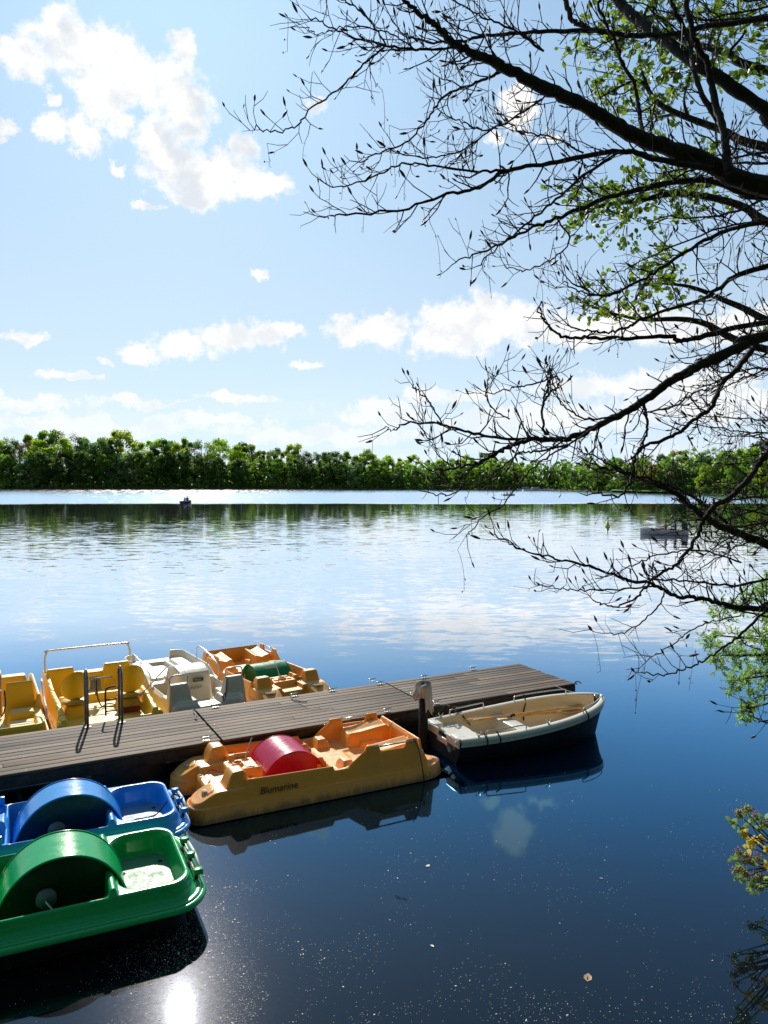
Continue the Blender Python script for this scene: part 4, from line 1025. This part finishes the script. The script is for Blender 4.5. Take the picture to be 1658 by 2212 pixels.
def rowtrees(step,off,hs,row,kinds,cols,wmin,wmax,x0=-120,x1=1790):
    x=x0; n=0
    while x<x1:
        wl=lerp(SH,x); a=at_z(x,wl,0); dn=Vector((a.x,a.y,0)).normalized(); b=a+dn*(off+random.uniform(-2,2)); D=b.y
        top=lerp(TOP,x)+random.uniform(-3,9); H=CAMZ+(1032-top)*D/F; h=max(4,H*hs*random.uniform(.92,1.03))
        right=x>1225
        if right: kind=random.choice(['round','round','low','airy'] if row!='waterside' else ['low','round']); ci=random.choice([0,2,2,4,0,3,1])
        else: kind=random.choice(kinds); ci=random.choice(cols)
        if 1195<x<1232 and row=='waterside': ci=5; kind='tall'; h=9
        if row=='waterside' and 1000<x<1120: ci=random.choice([1,0])
        if kind=='airy': ci=random.choice([3,6,0])
        var=random.randrange(len(protos[kind])); n+=1
        if x>=-10 and x<=1668: 
            rowtrees.c[row]=rowtrees.c.get(row,0)+1; i=rowtrees.c[row]
            lab=f'{names[ci]} {"bush" if kind=="low" else "tree"} in {row} row of far wood, {nth(i)} from left edge'
        else: lab=f'{names[ci]} tree of the far shore wood standing just beyond the photo edge'
        tree(kind,var,ci,(b.x,b.y,.8),h,random.uniform(wmin,wmax),random.random()*6.28,lab,'trees of the far shore wood')
        x+=step*random.uniform(.7,1.3)*(1.25 if right else 1)
rowtrees.c={}
rowtrees(36,26,1.04,'hindmost',['tall','round','round','poplar','airy','tall'],[0,2,2,3,2,1],.85,1.15)
rowtrees(38,14,.92,'middle',['round','tall','tall','airy'],[0,1,2,2,3],.85,1.15)
rowtrees(40,5,.68,'waterside',['round','tall','low'],[0,1,1,0,3],.9,1.3)
rs_=random.Random(3)
for i,(x,y,h) in enumerate(((-14,-9,19),(-8,-12,21),(-3,-8.5,18),(3,-11,22),(8,-8,19),(13,-11,20),(15,-4,18),(14,3,16),(-19,-12,18),(19,9,17),(9.5,-2.5,15))):  # unseen trees added to cut sky light from behind, heights set for it
    tree(('round','tall')[i%2],i%4,0,(x,y,1.2),h*.86,1.25,rs_.random()*6,'unseen broad green tree added behind the viewpoint to block sky light','unseen trees added on the near bank')
# dark undergrowth behind the waterside row: reads as one mass
mb=MB(); random.seed(5)
for i in range(26000):
    x=random.uniform(-300,1900); a=at_z(x,lerp(SH,x),0); dn=Vector((a.x,a.y,0)).normalized(); b=a+dn*random.uniform(1,24)
    hh=(2.2 if (b-a).length<5 else 9.0)+1.5*math.sin(x*.11)
    mb.k=random.random()*.5; leafcard(mb,Vector((b.x,b.y,.6+random.random()**1.3*hh)),random.uniform(.5,1.0))
o=mb.build('undergrowth',LM[0]); tag(o,'dark undergrowth filling the foot of the far shore wood','undergrowth',kind='stuff')
# ------------------------------------------------------------------ big overhanging tree
random.seed(21)
TX,TY=4.6,5.6
big=empty('overhanging_tree',(TX,TY,.6)); tag(big,'large bare-twigged tree with long buds leaning over the lake from the right','tree')
def bl(v): return Vector(v)-Vector((TX,TY,.6))
mb=MB(); mb.tube([bl((TX+.1,TY,.2)),bl((TX+.05,TY,.9)),bl((TX,TY,2.5)),bl((TX-.05,TY,4.5)),bl((TX-.1,TY+.05,6.5)),bl((TX+.05,TY+.1,8.5)),bl((TX+.2,TY+.1,11))],[.45,.34,.28,.26,.22,.16,.08],20)
mb.build('trunk',M['bark'],big)
TW=MB(); BU=MB(); SD=MB()
def bud(p,d,s):
    d=d.normalized(); BU.k=random.random()
    r=s*.125; s=s*.88; BU.tube([p,p+d*s*.15,p+d*s*.42,p+d*s*.75,p+d*s],[r*.35,r*.7,r,r*.65,r*.08],6)
def seedstalk(p):
    L=random.uniform(.08,.26); pts=[p]; d=Vector((random.uniform(-.4,.4),random.uniform(-.4,.4),-.6))
    n=6
    for i in range(n):
        d=(d*.75+Vector((random.uniform(-.08,.08),random.uniform(-.08,.08),-.35))); p=p+d.normalized()*L/n; pts.append(p)
        if i>=3:
            q=p+Vector((random.uniform(-1,1),random.uniform(-1,1),-random.random()*1.2)).normalized()*random.uniform(.012,.03); SD.tube([p,q],.0010,3,False)
            if random.random()<.25: SD.ell(q,(.004,.004,.006),5,3)
    SD.tube(pts,.0013,3,False)
def rv(): return Vector((random.gauss(0,1),random.gauss(0,1),random.gauss(0,1))).normalized()
def twig(p,d,L,r,lev,up=.25):
    seg=random.uniform(.045,.085); n=max(2,int(L/seg)); pts=[p.copy()]; rs=[r]; d=d.normalized(); zz=1; side=d.cross(rv()).normalized()
    for i in range(n):
        f=(i+1)/n; zz=-zz
        d=(d+side*zz*random.uniform(.1,.42)+rv()*.15+Vector((0,0,up*f*.6))).normalized(); p=p+d*seg*random.uniform(.7,1.2); pts.append(p.copy()); rs.append(r*(1-.42*f))
        if lev<3 and i<n-1 and random.random()<(.66 if lev<2 else .36):
            ax=d.cross(rv()).normalized(); q=(d*random.uniform(.5,1)+ax*random.uniform(.6,1)).normalized(); q.y*=.65
            twig(p,q,L*random.uniform(.25,.55)*(1-.4*f),max(.0021,r*(1-.42*f)*.72),lev+1,up*1.2)
        elif random.random()<.35:
            q=d.cross(rv()).normalized(); TW.tube([p,p+(d*.4+q)*random.uniform(.008,.02)],[rs[-1]*.8,rs[-1]*.3],4,False)
    TW.tube(pts,rs,5 if r>.004 else 4)
    if random.random()<(.55 if lev<2 else .22): bud(p,d+Vector((0,0,.3)),random.uniform(.03,.058)*(1.25 if lev<2 else .9))
    if random.random()<.10: bud(p,(d+rv()*.6).normalized(),random.uniform(.018,.032))
    if random.random()<.06: seedstalk(p)
def smoothpts(pts,k=7):
    return arc(pts,k)
def limb(px,w0,w1,y0,y1,root=None,tw=1.0,tl=.44,gap=.056,up=.25,name='limb',wob=.012):
    """pixel-traced centre line given real depth: w in photo pixels, y0..y1 metres away"""
    n=len(px); pts=[]; cum=[0]
    for a,b in zip(px[:-1],px[1:]): cum.append(cum[-1]+math.hypot(a[0]-b[0],a[1]-b[1]))
    ph=random.random()*6
    for (x,y),c in zip(px,cum):
        f=c/cum[-1]; Yd=y0+(y1-y0)*f+.12*math.sin(f*7+ph); pts.append(at_y(x,y,Yd))
    if root is not None:
        (xa_,ya_),(xb_,yb_)=px[0],px[1]; yr=ya_+(ya_-yb_)/max(20,xa_-xb_)*260
        zr=CAMZ+(1030-yr)/F*TY; pts=[Vector((root[0],root[1],max(2.2,min(9.8,zr))))]+pts
    P=smoothpts(pts,7); N=len(P)
    m0=7 if root is not None else 0
    rs=[]
    for i in range(N):
        f=max(0,(i-m0)/(N-1-m0)); wpx=.86*(w0+(w1-w0)*f**.85); r=wpx/2*P[i].y/F
        if i<m0: r*=1+.12*(m0-i)/m0
        rs.append(r*random.uniform(.9,1.1))
    P=[q+rv()*wob*(.3+.7*i/N) if 0<i<N-1 else q for i,q in enumerate(P)]
    mb=MB(); mb.tube([bl(q) for q in P],rs,10 if w0>12 else 7); mb.build(name,M['bark'],big)
    # twigs along it
    acc=random.uniform(0,gap); side=1
    for i in range(max(m0,1),N):
        seg=(P[i]-P[i-1]); L=seg.length; acc+=L
        while acc>gap and tw>0:
            acc-=gap*random.uniform(.7,1.4)/tw; f=(i-m0)/(N-m0); p=P[i-1]+seg*random.random(); dn=seg.normalized()
            ax=dn.cross(rv()).normalized(); ax.y*=.5; ax=(ax+Vector((0,0,.25))).normalized()
            d=(dn*random.uniform(.35,1.0)+ax*random.uniform(.5,1.0)).normalized()
            twig(p,d,tl*random.uniform(.35,1.15)*(1.05-.35*f),min(rs[i]*.6,random.uniform(.0038,.0066)),1,up)
    twig(P[-1],(P[-1]-P[-2]),tl*.6,max(.002,rs[-1]*.9),1,up)
    return P
RT=lambda z,dx=0: (TX-.05+dx,TY,z)
limb([(1658,403),(1549,361),(1451,323),(1361,288),(1271,233),(1174,187),(1097,149),(1035,121),(986,97),(951,66),(924,42),(882,7),(860,-20)],50,7,5.4,4.4,RT(6.3),.7,.35)
limb([(1700,290),(1658,240),(1549,167),(1458,104),(1375,42),(1333,0),(1290,-40)],34,20,5.8,6.2,RT(7.0),.4,.35)
limb([(1573,372),(1562,278),(1542,215),(1528,139),(1507,97),(1490,50),(1480,-20)],20,12,5.3,5.2,None,.5,.3)
limb([(1550,262),(1505,180),(1490,90),(1460,30),(1440,-20)],14,9,5.6,5.8,None,.5,.3)
limb([(1392,312),(1380,240),(1372,190),(1345,140),(1330,90),(1300,30),(1290,-20)],11,7,5.2,5.0,None,.8,.3)
limb([(1658,40),(1514,59),(1465,73),(1375,76),(1285,66),(1236,42),(1222,-10)],13,12,6.0,5.6,RT(8.2),.6,.3)
limb([(1285,66),(1167,69),(1062,76),(993,90),(935,92),(896,84),(860,60)],11,3.5,5.6,4.6,None,1,.33)
limb([(1174,110),(1100,60),(1030,30),(960,-10)],6,3.5,5.2,4.8,None,1.2,.33)
limb([(1045,125),(986,104),(896,108),(833,97),(771,83),(715,59),(665,36)],8,3,4.7,4.3,None,1,.26)
limb([(833,97),(785,139),(729,194),(667,240),(632,278),(576,283),(552,272)],5.5,2.8,4.5,4.2,None,.8,.2,up=.5)
limb([(833,97),(810,60),(785,28),(743,0),(700,-20)],5,3,4.5,4.3,None,1,.25)
limb([(896,108),(850,75),(800,62),(740,58),(690,75),(660,60)],4,2.5,4.5,4.3,None,1,.2)
limb([(1097,149),(1060,165),(1021,181),(958,208),(924,257),(875,306),(812,333),(775,350)],8,3,4.7,4.3,None,1,.24)
limb([(1062,278),(993,326),(924,340),(860,330),(820,318)],4.5,2.5,4.8,4.4,None,1,.22)
limb([(1190,200),(1140,235),(1062,278),(1010,270),(960,245)],5,3,4.8,4.6,None,1.2,.26)
limb([(1540,365),(1420,345),(1340,326),(1202,351),(1097,368),(1035,403),(951,424),(854,455),(736,462),(700,470)],16,3,5.1,4.3,None,.8,.3)
limb([(1035,372),(924,358),(868,354),(812,378),(736,403),(690,388)],6,2.8,4.6,4.3,None,.9,.22,up=.5)
limb([(1097,368),(1035,372)],8,6,4.7,4.6,None,.3,.2)
limb([(1260,330),(1200,300),(1130,285),(1090,262)],5,3,4.9,4.7,None,1.5,.3)
limb([(1658,424),(1611,417),(1514,389),(1375,410),(1285,437),(1202,472),(1132,500),(1049,542),(985,566)],20,3,5.6,4.5,RT(6.0),.8,.3)
limb([(1340,326),(1260,380),(1190,440),(1140,480),(1080,530),(1030,575)],9,3,5.0,4.6,None,1,.25)
limb([(1658,479),(1535,514),(1445,569),(1375,611),(1306,639),(1235,612)],12,4,5.5,4.7,RT(5.6),1,.3)
limb([(1202,472),(1230,520),(1190,560),(1130,585),(1090,575)],5,2.5,4.8,4.6,None,1,.2)
limb([(1658,574),(1558,619),(1508,650),(1402,683),(1346,711),(1290,717),(1225,700)],13,3.5,5.5,4.6,RT(5.4),1,.28)
limb([(1658,697),(1525,725),(1463,736),(1447,725),(1346,731),(1262,729),(1212,725),(1179,697),(1160,672)],15,4,5.4,4.6,RT(5.1),.6,.26)
limb([(1370,612),(1300,640),(1240,625),(1215,605)],5,3,4.9,4.6,None,1.3,.25)
limb([(1658,725),(1603,747),(1542,775),(1486,803),(1430,837),(1385,870),(1346,892),(1290,920),(1235,945),(1184,948),(1123,954),(1089,971),(1034,999),(983,1010),(925,1015)],30,4,5.2,4.2,RT(4.9),.6,.3)
limb([(1184,948),(1095,948),(1011,934),(955,917),(877,915),(852,929),(830,925)],9,3,4.5,4.1,None,.7,.2,up=.5)
limb([(955,917),(927,870),(900,842),(892,832)],4.5,3,4.3,4.1,None,.7,.16,up=.7)
limb([(1182,940),(1173,926),(1173,864),(1185,830),(1187,818)],8,4,4.5,4.4,None,.4,.12)
limb([(1173,870),(1190,845),(1205,835),(1200,815),(1130,835),(1095,842),(1060,850)],6,3,4.5,4.3,None,.9,.18,up=.5)
limb([(1100,905),(1060,880),(1050,850),(1055,820),(1075,808)],4,2.5,4.4,4.2,None,.8,.15,up=.6)
limb([(1330,900),(1270,905),(1230,885),(1205,860),(1190,810),(1192,795)],5,3,4.6,4.4,None,.6,.16,up=.6)
limb([(1100,960),(1040,1000),(1010,1020),(1000,1045),(965,1070),(905,1060)],6,2.5,4.4,4.2,None,.7,.16,up=.3)
limb([(1290,920),(1230,960),(1180,990),(1130,1030),(1090,1085),(1030,1130),(1008,1160)],6,2.5,4.7,4.3,None,.6,.18,up=.1)
limb([(1230,960),(1160,975),(1120,980),(1080,1010),(1040,1045),(985,1045)],6,2.5,4.6,4.3,None,.8,.18)
limb([(983,1010),(950,985),(930,955),(910,925)],3.5,2.5,4.2,4.1,None,.8,.15,up=.6)
limb([(1625,753),(1592,797),(1558,831),(1536,881),(1502,904),(1452,943),(1391,965),(1368,999),(1363,1038),(1335,1071),(1280,1066)],15,4,5.2,4.6,None,.8,.25)
limb([(1390,870),(1396,905),(1395,945),(1370,985)],8,5,4.8,4.7,None,.8,.2)
limb([(1395,890),(1450,880),(1500,850),(1540,838)],5,4,4.9,5.0,None,1,.25)
limb([(1700,930),(1658,976),(1625,1021),(1586,1066),(1536,1099),(1519,1127),(1502,1166),(1458,1222),(1413,1247),(1380,1285),(1325,1311),(1280,1296)],18,3,5.3,4.6,RT(4.6),.5,.22,up=.4)
limb([(1750,1225),(1658,1177),(1570,1144),(1514,1110),(1458,1066),(1402,1043),(1340,1020),(1290,1005)],26,5,5.5,5.0,RT(3.9),.9,.25)
limb([(1570,1130),(1500,1075),(1420,1040),(1350,1020),(1280,985),(1235,965)],9,3,5.3,4.8,None,1.1,.22)
limb([(1658,1317),(1591,1311),(1549,1302),(1510,1292),(1464,1288),(1413,1264),(1358,1252),(1295,1231),(1211,1209),(1147,1193),(1105,1176),(1068,1152)],14,2.8,5.0,4.2,RT(3.55),.9,.22,up=.5)
limb([(1413,1266),(1337,1273),(1253,1275),(1211,1271),(1165,1264)],5,2.5,4.6,4.3,None,1,.16,up=.5)
limb([(1700,1285),(1658,1313),(1616,1357),(1574,1391),(1527,1421),(1485,1442),(1434,1459),(1385,1452)],9,2.8,4.8,4.3,RT(3.5),.5,.16,up=.4)
limb([(1434,1281),(1422,1307),(1380,1349),(1337,1370),(1300,1368)],4.5,2.5,4.6,4.4,None,.5,.15)
limb([(1700,1240),(1591,1264),(1506,1256),(1413,1252)],8,4,5.2,4.9,None,.9,.25)
limb([(1600,1330),(1530,1345),(1480,1370),(1440,1400),(1400,1425)],4,2.5,4.6,4.4,None,.5,.12)
limb([(1600,1215),(1520,1190),(1440,1195),(1380,1215),(1330,1240)],5,3,5.0,4.7,None,.9,.2)
limb([(1700,1560),(1658,1560),(1630,1550),(1615,1525),(1600,1510)],4,2.5,4.2,4.1,(TX-.1,TY-.3,2.6),.5,.1)
for k in range(16):   # fine outer branches crossing on the right
    x0=1720; y0=random.uniform(700,1150); x1=random.uniform(1430,1560); y1=y0+random.uniform(-60,120)
    dpt=random.uniform(5.2,6.5)
    limb([(x0,y0),((x0+x1)/2+random.uniform(-20,20),(y0+y1)/2+random.uniform(-25,25)),(x1,y1)],random.uniform(4,7),2.5,dpt,dpt-.5,None,1.0,.3)
for k in range(9):
    x0=1720; y0=random.uniform(-40,620); x1=random.uniform(1350,1520); y1=y0+random.uniform(-80,120); dpt=random.uniform(5.6,6.8)
    limb([(x0,y0),((x0+x1)/2,(y0+y1)/2+random.uniform(-30,30)),(x1,y1)],random.uniform(6,10),3,dpt,dpt-.5,None,.8,.3)
def shift(mb_): mb_.v=[(a-TX,b-TY,c-.6) for a,b,c in mb_.v]
for q in(TW,BU,SD): shift(q)
TW.build('twigs',M['bark'],big); BU.build('buds',M['bud'],big); SD.build('seed_stalks',M['bud'],big)
print('TWIGV',len(TW.v),len(BU.v),len(SD.v))
# ------------------------------------------------------------------ leafy tree behind it
random.seed(8)
AX,AY=9.2,10.0
ald=empty('leafy_tree',(AX,AY,.8)); tag(ald,'tree with fresh round green leaves behind the bare branches at upper right','tree')
mb=MB(); mb.tube([(0,0,-.5),(0,0,2),(-.1,0,6),(0,.1,13)],[.3,.24,.2,.08],14); mb.build('trunk',M['bark'],ald)
LF=MB(); LT=MB()
def roundleaf(mb,c,s,n):
    n=n.normalized(); a=n.orthogonal().normalized(); b=n.cross(a); th=random.random()*6.28; u=a*math.cos(th)+b*math.sin(th); v=n.cross(u)
    pts=[c-u*s]+[c+u*s*x+v*s*y+n*s*z for x,y,z in ((-.5,.6,.15),(.2,.75,.2),(.8,.4,.05),(1,0,-.1),(.8,-.4,.05),(.2,-.75,.2),(-.5,-.6,.15))]
    mb.add(pts+[c],[(0,1,2,8),(8,2,3,4),(8,4,5,6),(8,6,7,0)])
def al(p): return p-Vector((AX,AY,.8))
LC=[(1420,30,120,60,70),(1330,110,70,50,60),(1390,160,90,50,60),(1420,235,60,50,55),(1320,60,50,40,28),(1560,60,110,80,95),(1620,150,60,60,35),(1500,130,60,40,40),(1600,20,60,40,45),(1300,200,30,30,16),
 (1250,480,45,30,34),(1290,430,70,40,60),(1340,460,50,40,38),(1420,400,90,45,60),(1500,410,60,35,34),(1450,450,60,40,34),(1380,360,40,30,14),(1240,430,25,15,9),(1535,335,22,16,9),
 (1420,590,55,35,44),(1460,640,30,30,14),(1430,560,30,30,18),(1270,650,40,40,22),(1355,665,25,22,18),(1400,615,40,30,18),(1310,665,40,15,10),(1640,720,20,20,5)]
BG=[]
for pl,Dd in (([(1900,300),(1700,150),(1580,110),(1480,90),(1400,40),(1330,90)],8.8),([(1950,420),(1720,330),(1560,270),(1440,235),(1390,180),(1300,200)],8.4),([(1960,620),(1760,520),(1600,430),(1480,415),(1380,430),(1300,440),(1240,478)],8.7),([(1960,820),(1760,720),(1600,670),(1480,620),(1400,600)],8.6),([(1960,860),(1700,760),(1500,700),(1380,680),(1270,652)],8.9)):
    P=[Vector((AX-.05,AY,at_y(*pl[0],AY).z))]+[at_y(x+random.uniform(-12,12),y+random.uniform(-12,12),Dd) for x,y in pl[1:]]
    P=arc(P,6); LT.tube([al(q) for q in P],[.06*(1-.88*i/(len(P)-1)) for i in range(len(P))],7); BG+=P[6:]
for (cx_,cy_,rx,ry,n) in LC:
    D=random.uniform(8.2,9.1); c0=at_y(cx_,cy_,D)
    rt=min(BG,key=lambda q:(q-c0).length+.35*(q.x<c0.x)); mid=(c0+rt)/2+rv()*.12
    LT.tube([al(q) for q in arc([rt,mid,c0],6)],[.018*(1-.9*i/12)+.002 for i in range(13)],6)
    for k in range(int(n*.95)):
        px_=cx_+random.gauss(0,.72)*rx; py_=cy_+random.gauss(0,.72)*ry; p=at_y(px_,py_,D+random.gauss(0,.35))
        LT.tube([al(p),al(p+(c0-p)*random.uniform(.3,.7)+Vector((.05,.02,-.03)))],[.0025,.005],3,False)
        for j in range(random.randint(2,5)):
            LF.k=random.random(); roundleaf(LF,al(p+rv()*random.uniform(.01,.075)),random.uniform(.022,.042),rv()+Vector((0,0,.5)))
LF.build('leaves',M['leaf'],ald); LT.build('branches',M['bark'],ald)
# ------------------------------------------------------------------ willow bush on the right
random.seed(31)
WX,WY=6.6,8.8
wl_=empty('willow_bush',(WX,WY,.4)); tag(wl_,'bright green willow bush with slender leaves at the right edge above the water','bush')
LF=MB(); LT=MB()
def wl(p): return p-Vector((WX,WY,.4))
def slim(mb,c,d,s,wr=.16):
    d=d.normalized(); n=d.cross(rv()).normalized(); v=d.cross(n)
    mb.add([c,c+d*s*.45+n*s*wr,c+d*s,c+d*s*.45-n*s*wr,c+d*s*.5+v*s*.05],[(0,1,4),(1,2,4),(2,3,4),(3,0,4)])
for (x,y) in ((1545,1445),(1535,1400),(1552,1345),(1600,1320),(1640,1300),(1580,1495),(1610,1480),(1620,1530),(1602,1555),(1640,1400),(1600,1400),(1655,1350),(1640,1440),(1585,1445),(1690,1400),(1650,1480),(1665,1270)):
    D=random.uniform(8.2,9.4); c0=at_y(x,y,D); rt=Vector((WX,WY,.6)); P=arc([rt,rt*.45+c0*.55+Vector((0,0,.75)),c0+Vector((.15,0,.15)),c0],7)
    LT.tube([wl(q) for q in P],[.022*(1-.93*i/(len(P)-1))+.001 for i in range(len(P))],5)
    for i in range(len(P)*2//3,len(P)):
        for j in range(5):
            p=P[i]+rv()*random.uniform(0,.06); d=rv()+Vector((0,0,.3)); q=p+d.normalized()*random.uniform(.05,.2)
            LT.tube([wl(p),wl(q)],.0018,3,False)
            for k in range(8): LF.k=random.random(); slim(LF,wl(p+(q-p)*random.uniform(.3,1)),rv()+d.normalized()*.8,random.uniform(.035,.07))
LF.build('leaves',M['willow'],wl_); LT.build('stems',M['bark'],wl_)
# ------------------------------------------------------------------ viburnum sprays lower right
random.seed(41)
VX,VY=6.0,8.1
vb=empty('viburnum_shrub',(VX,VY,.3)); tag(vb,'shrub spray with oval leaves and pinkish dried flower heads at the lower right edge','shrub')
LF=MB(); LY=MB(); FH=MB(); LT=MB()
def vl(p): return p-Vector((VX,VY,.3))
def oval(mb,c,d,s,nn=None):
    d=d.normalized(); n=(nn or rv()).cross(d).normalized(); v=d.cross(n)
    mb.add([c,c+d*s*.3+n*s*.28,c+d*s*.65+n*s*.27,c+d*s,c+d*s*.65-n*s*.27,c+d*s*.3-n*s*.28,c+d*s*.3-v*s*.06,c+d*s*.65-v*s*.05],[(0,1,6),(1,2,7,6),(2,3,7),(3,4,7),(4,5,6,7),(5,0,6)],True)
D0=8.0
sp=[(1595,1760,'f'),(1612,1752,'f'),(1582,1775,'l'),(1600,1790,'l'),(1618,1775,'l'),(1630,1765,'f'),(1650,1770,'l'),(1655,1785,'f'),(1606,1800,'y'),(1628,1818,'y'),(1640,1812,'y'),(1618,1828,'y'),(1655,1835,'y'),(1595,1845,'f'),(1585,1858,'l'),(1605,1850,'f'),(1615,1862,'f'),(1633,1856,'f'),(1590,1885,'f'),(1600,1880,'f'),(1612,1893,'f'),(1595,1898,'l'),(1618,1903,'l'),(1630,1905,'f'),(1638,1892,'f'),(1645,1912,'l'),(1620,1915,'l'),(1632,1920,'f'),(1655,1870,'y'),(1652,1900,'l'),(1675,1790,'l'),(1680,1850,'l'),(1680,1900,'l'),(1640,1790,'l')]
for x,y,k in sp:
    c=at_y(x,y,D0+random.uniform(-.3,.3)); rt=at_y(1700+random.uniform(0,60),1870+random.uniform(-20,60),D0+.1)
    LT.tube([vl(q) for q in arc([rt,(rt+c)/2+Vector((0,0,.01)),c],4)],[.009*(1-i/10)+.002 for i in range(9)],5)
    nl_=5 if k!='y' else 9
    for j in range(nl_):
        mb_=LY if k=='y' else LF; mb_.k=random.random(); a=j/nl_*6.28
        oval(mb_,vl(c+rv()*.02),Vector((math.cos(a),-.3+random.uniform(-.3,.3),math.sin(a)*.8+.1)),random.uniform(.045,.09),Vector((0,-1,.6))+rv()*.3)
    if k=='f':
        for j in range(34):
            FH.k=random.random(); q=c+Vector((random.gauss(0,.028),random.gauss(0,.028),.025+random.gauss(0,.02))); FH.ell(vl(q),(.0085,.0085,.0085),5,3)
for z in(0,1,2): LT.tube([(0,0,-.3),(-.15-.05*z,0,.35),vl(at_y(1730,1850+25*z,D0+.1))],[.022,.016,.011],6)
LF.build('leaves',M['vib'],vb); LY.build('yellow_leaves',M['vibyellow'],vb); FH.build('flower_heads',M['flower'],vb); LT.build('stems',M['bark'],vb)
# ------------------------------------------------------------------ flecks and litter on the water
random.seed(51); mb=MB()
from mathutils import noise as mnoise
for i in range(19000):
    y=1650+560*random.random()**.7; x=random.uniform(380,1680)
    if random.random()<.6: x=random.gauss(430,90+(i%3)*70); y=random.uniform(1900,2230)
    g_=at_z(x,y,0)
    if abs(x-430)+abs(y-2150)*.5<150 and random.random()<.6: pass
    elif mnoise.noise(Vector((g_.x*.7,g_.y*.7,3)))+.6*mnoise.noise(Vector((g_.x*2.5,g_.y*2.5,9)))<random.uniform(-.25,.75): continue
    p=at_z(x,y,.0035); s=random.uniform(.0012,.0030)*(2.4 if random.random()<.04 else 1)
    a=random.random()*3.14; e=random.uniform(1,2.4); u=Vector((math.cos(a),math.sin(a),0))*s*e; v=Vector((-math.sin(a),math.cos(a),0))*s
    mb.add([p-u,p-v+Vector((0,0,.001)),p+u,p+v+Vector((0,0,.0006))],[(0,1,2,3)])
tag(mb.build('pollen_flecks',M['speck']),'pale pollen flecks and fluff scattered over the dark near water','pollen',kind='stuff')
def litter(x,y,L,kind,label,cat):
    p=at_z(x,y,.006); mb=MB()
    if kind=='twig': mb.tube([(-L/2,0,0),(0,.01,.004),(L/2,-.01,0)],.003,5); mb.tube([(0,.01,.004),(L*.2,.04,0)],.002,4); o=mb.build('floating_twig',M['bark'])
    else:
        oval(mb,Vector((0,0,0)),Vector((1,.3,0)),L,Vector((0,0,1))); o=mb.build('floating_leaf' if kind=='leaf' else 'feather',M['flower'] if kind=='leaf' else M['speck'])
    o.location=p; o.rotation_euler=(0,0,random.random()*3); tag(o,label,cat)
litter(865,1938,.16,'twig','dark twig floating on the near water right of the glare','twig')
litter(1268,2120,.13,'leaf','brown curled leaf floating near the bottom of the picture','leaf')
litter(920,1872,.07,'feather','pale curved feather on the dark water below the cloud reflection','feather')
litter(1302,1898,.045,'leaf','reddish small leaf floating at right on the dark water','leaf')
litter(937,2045,.05,'feather','small white feather floating left of the brown leaf','feather')
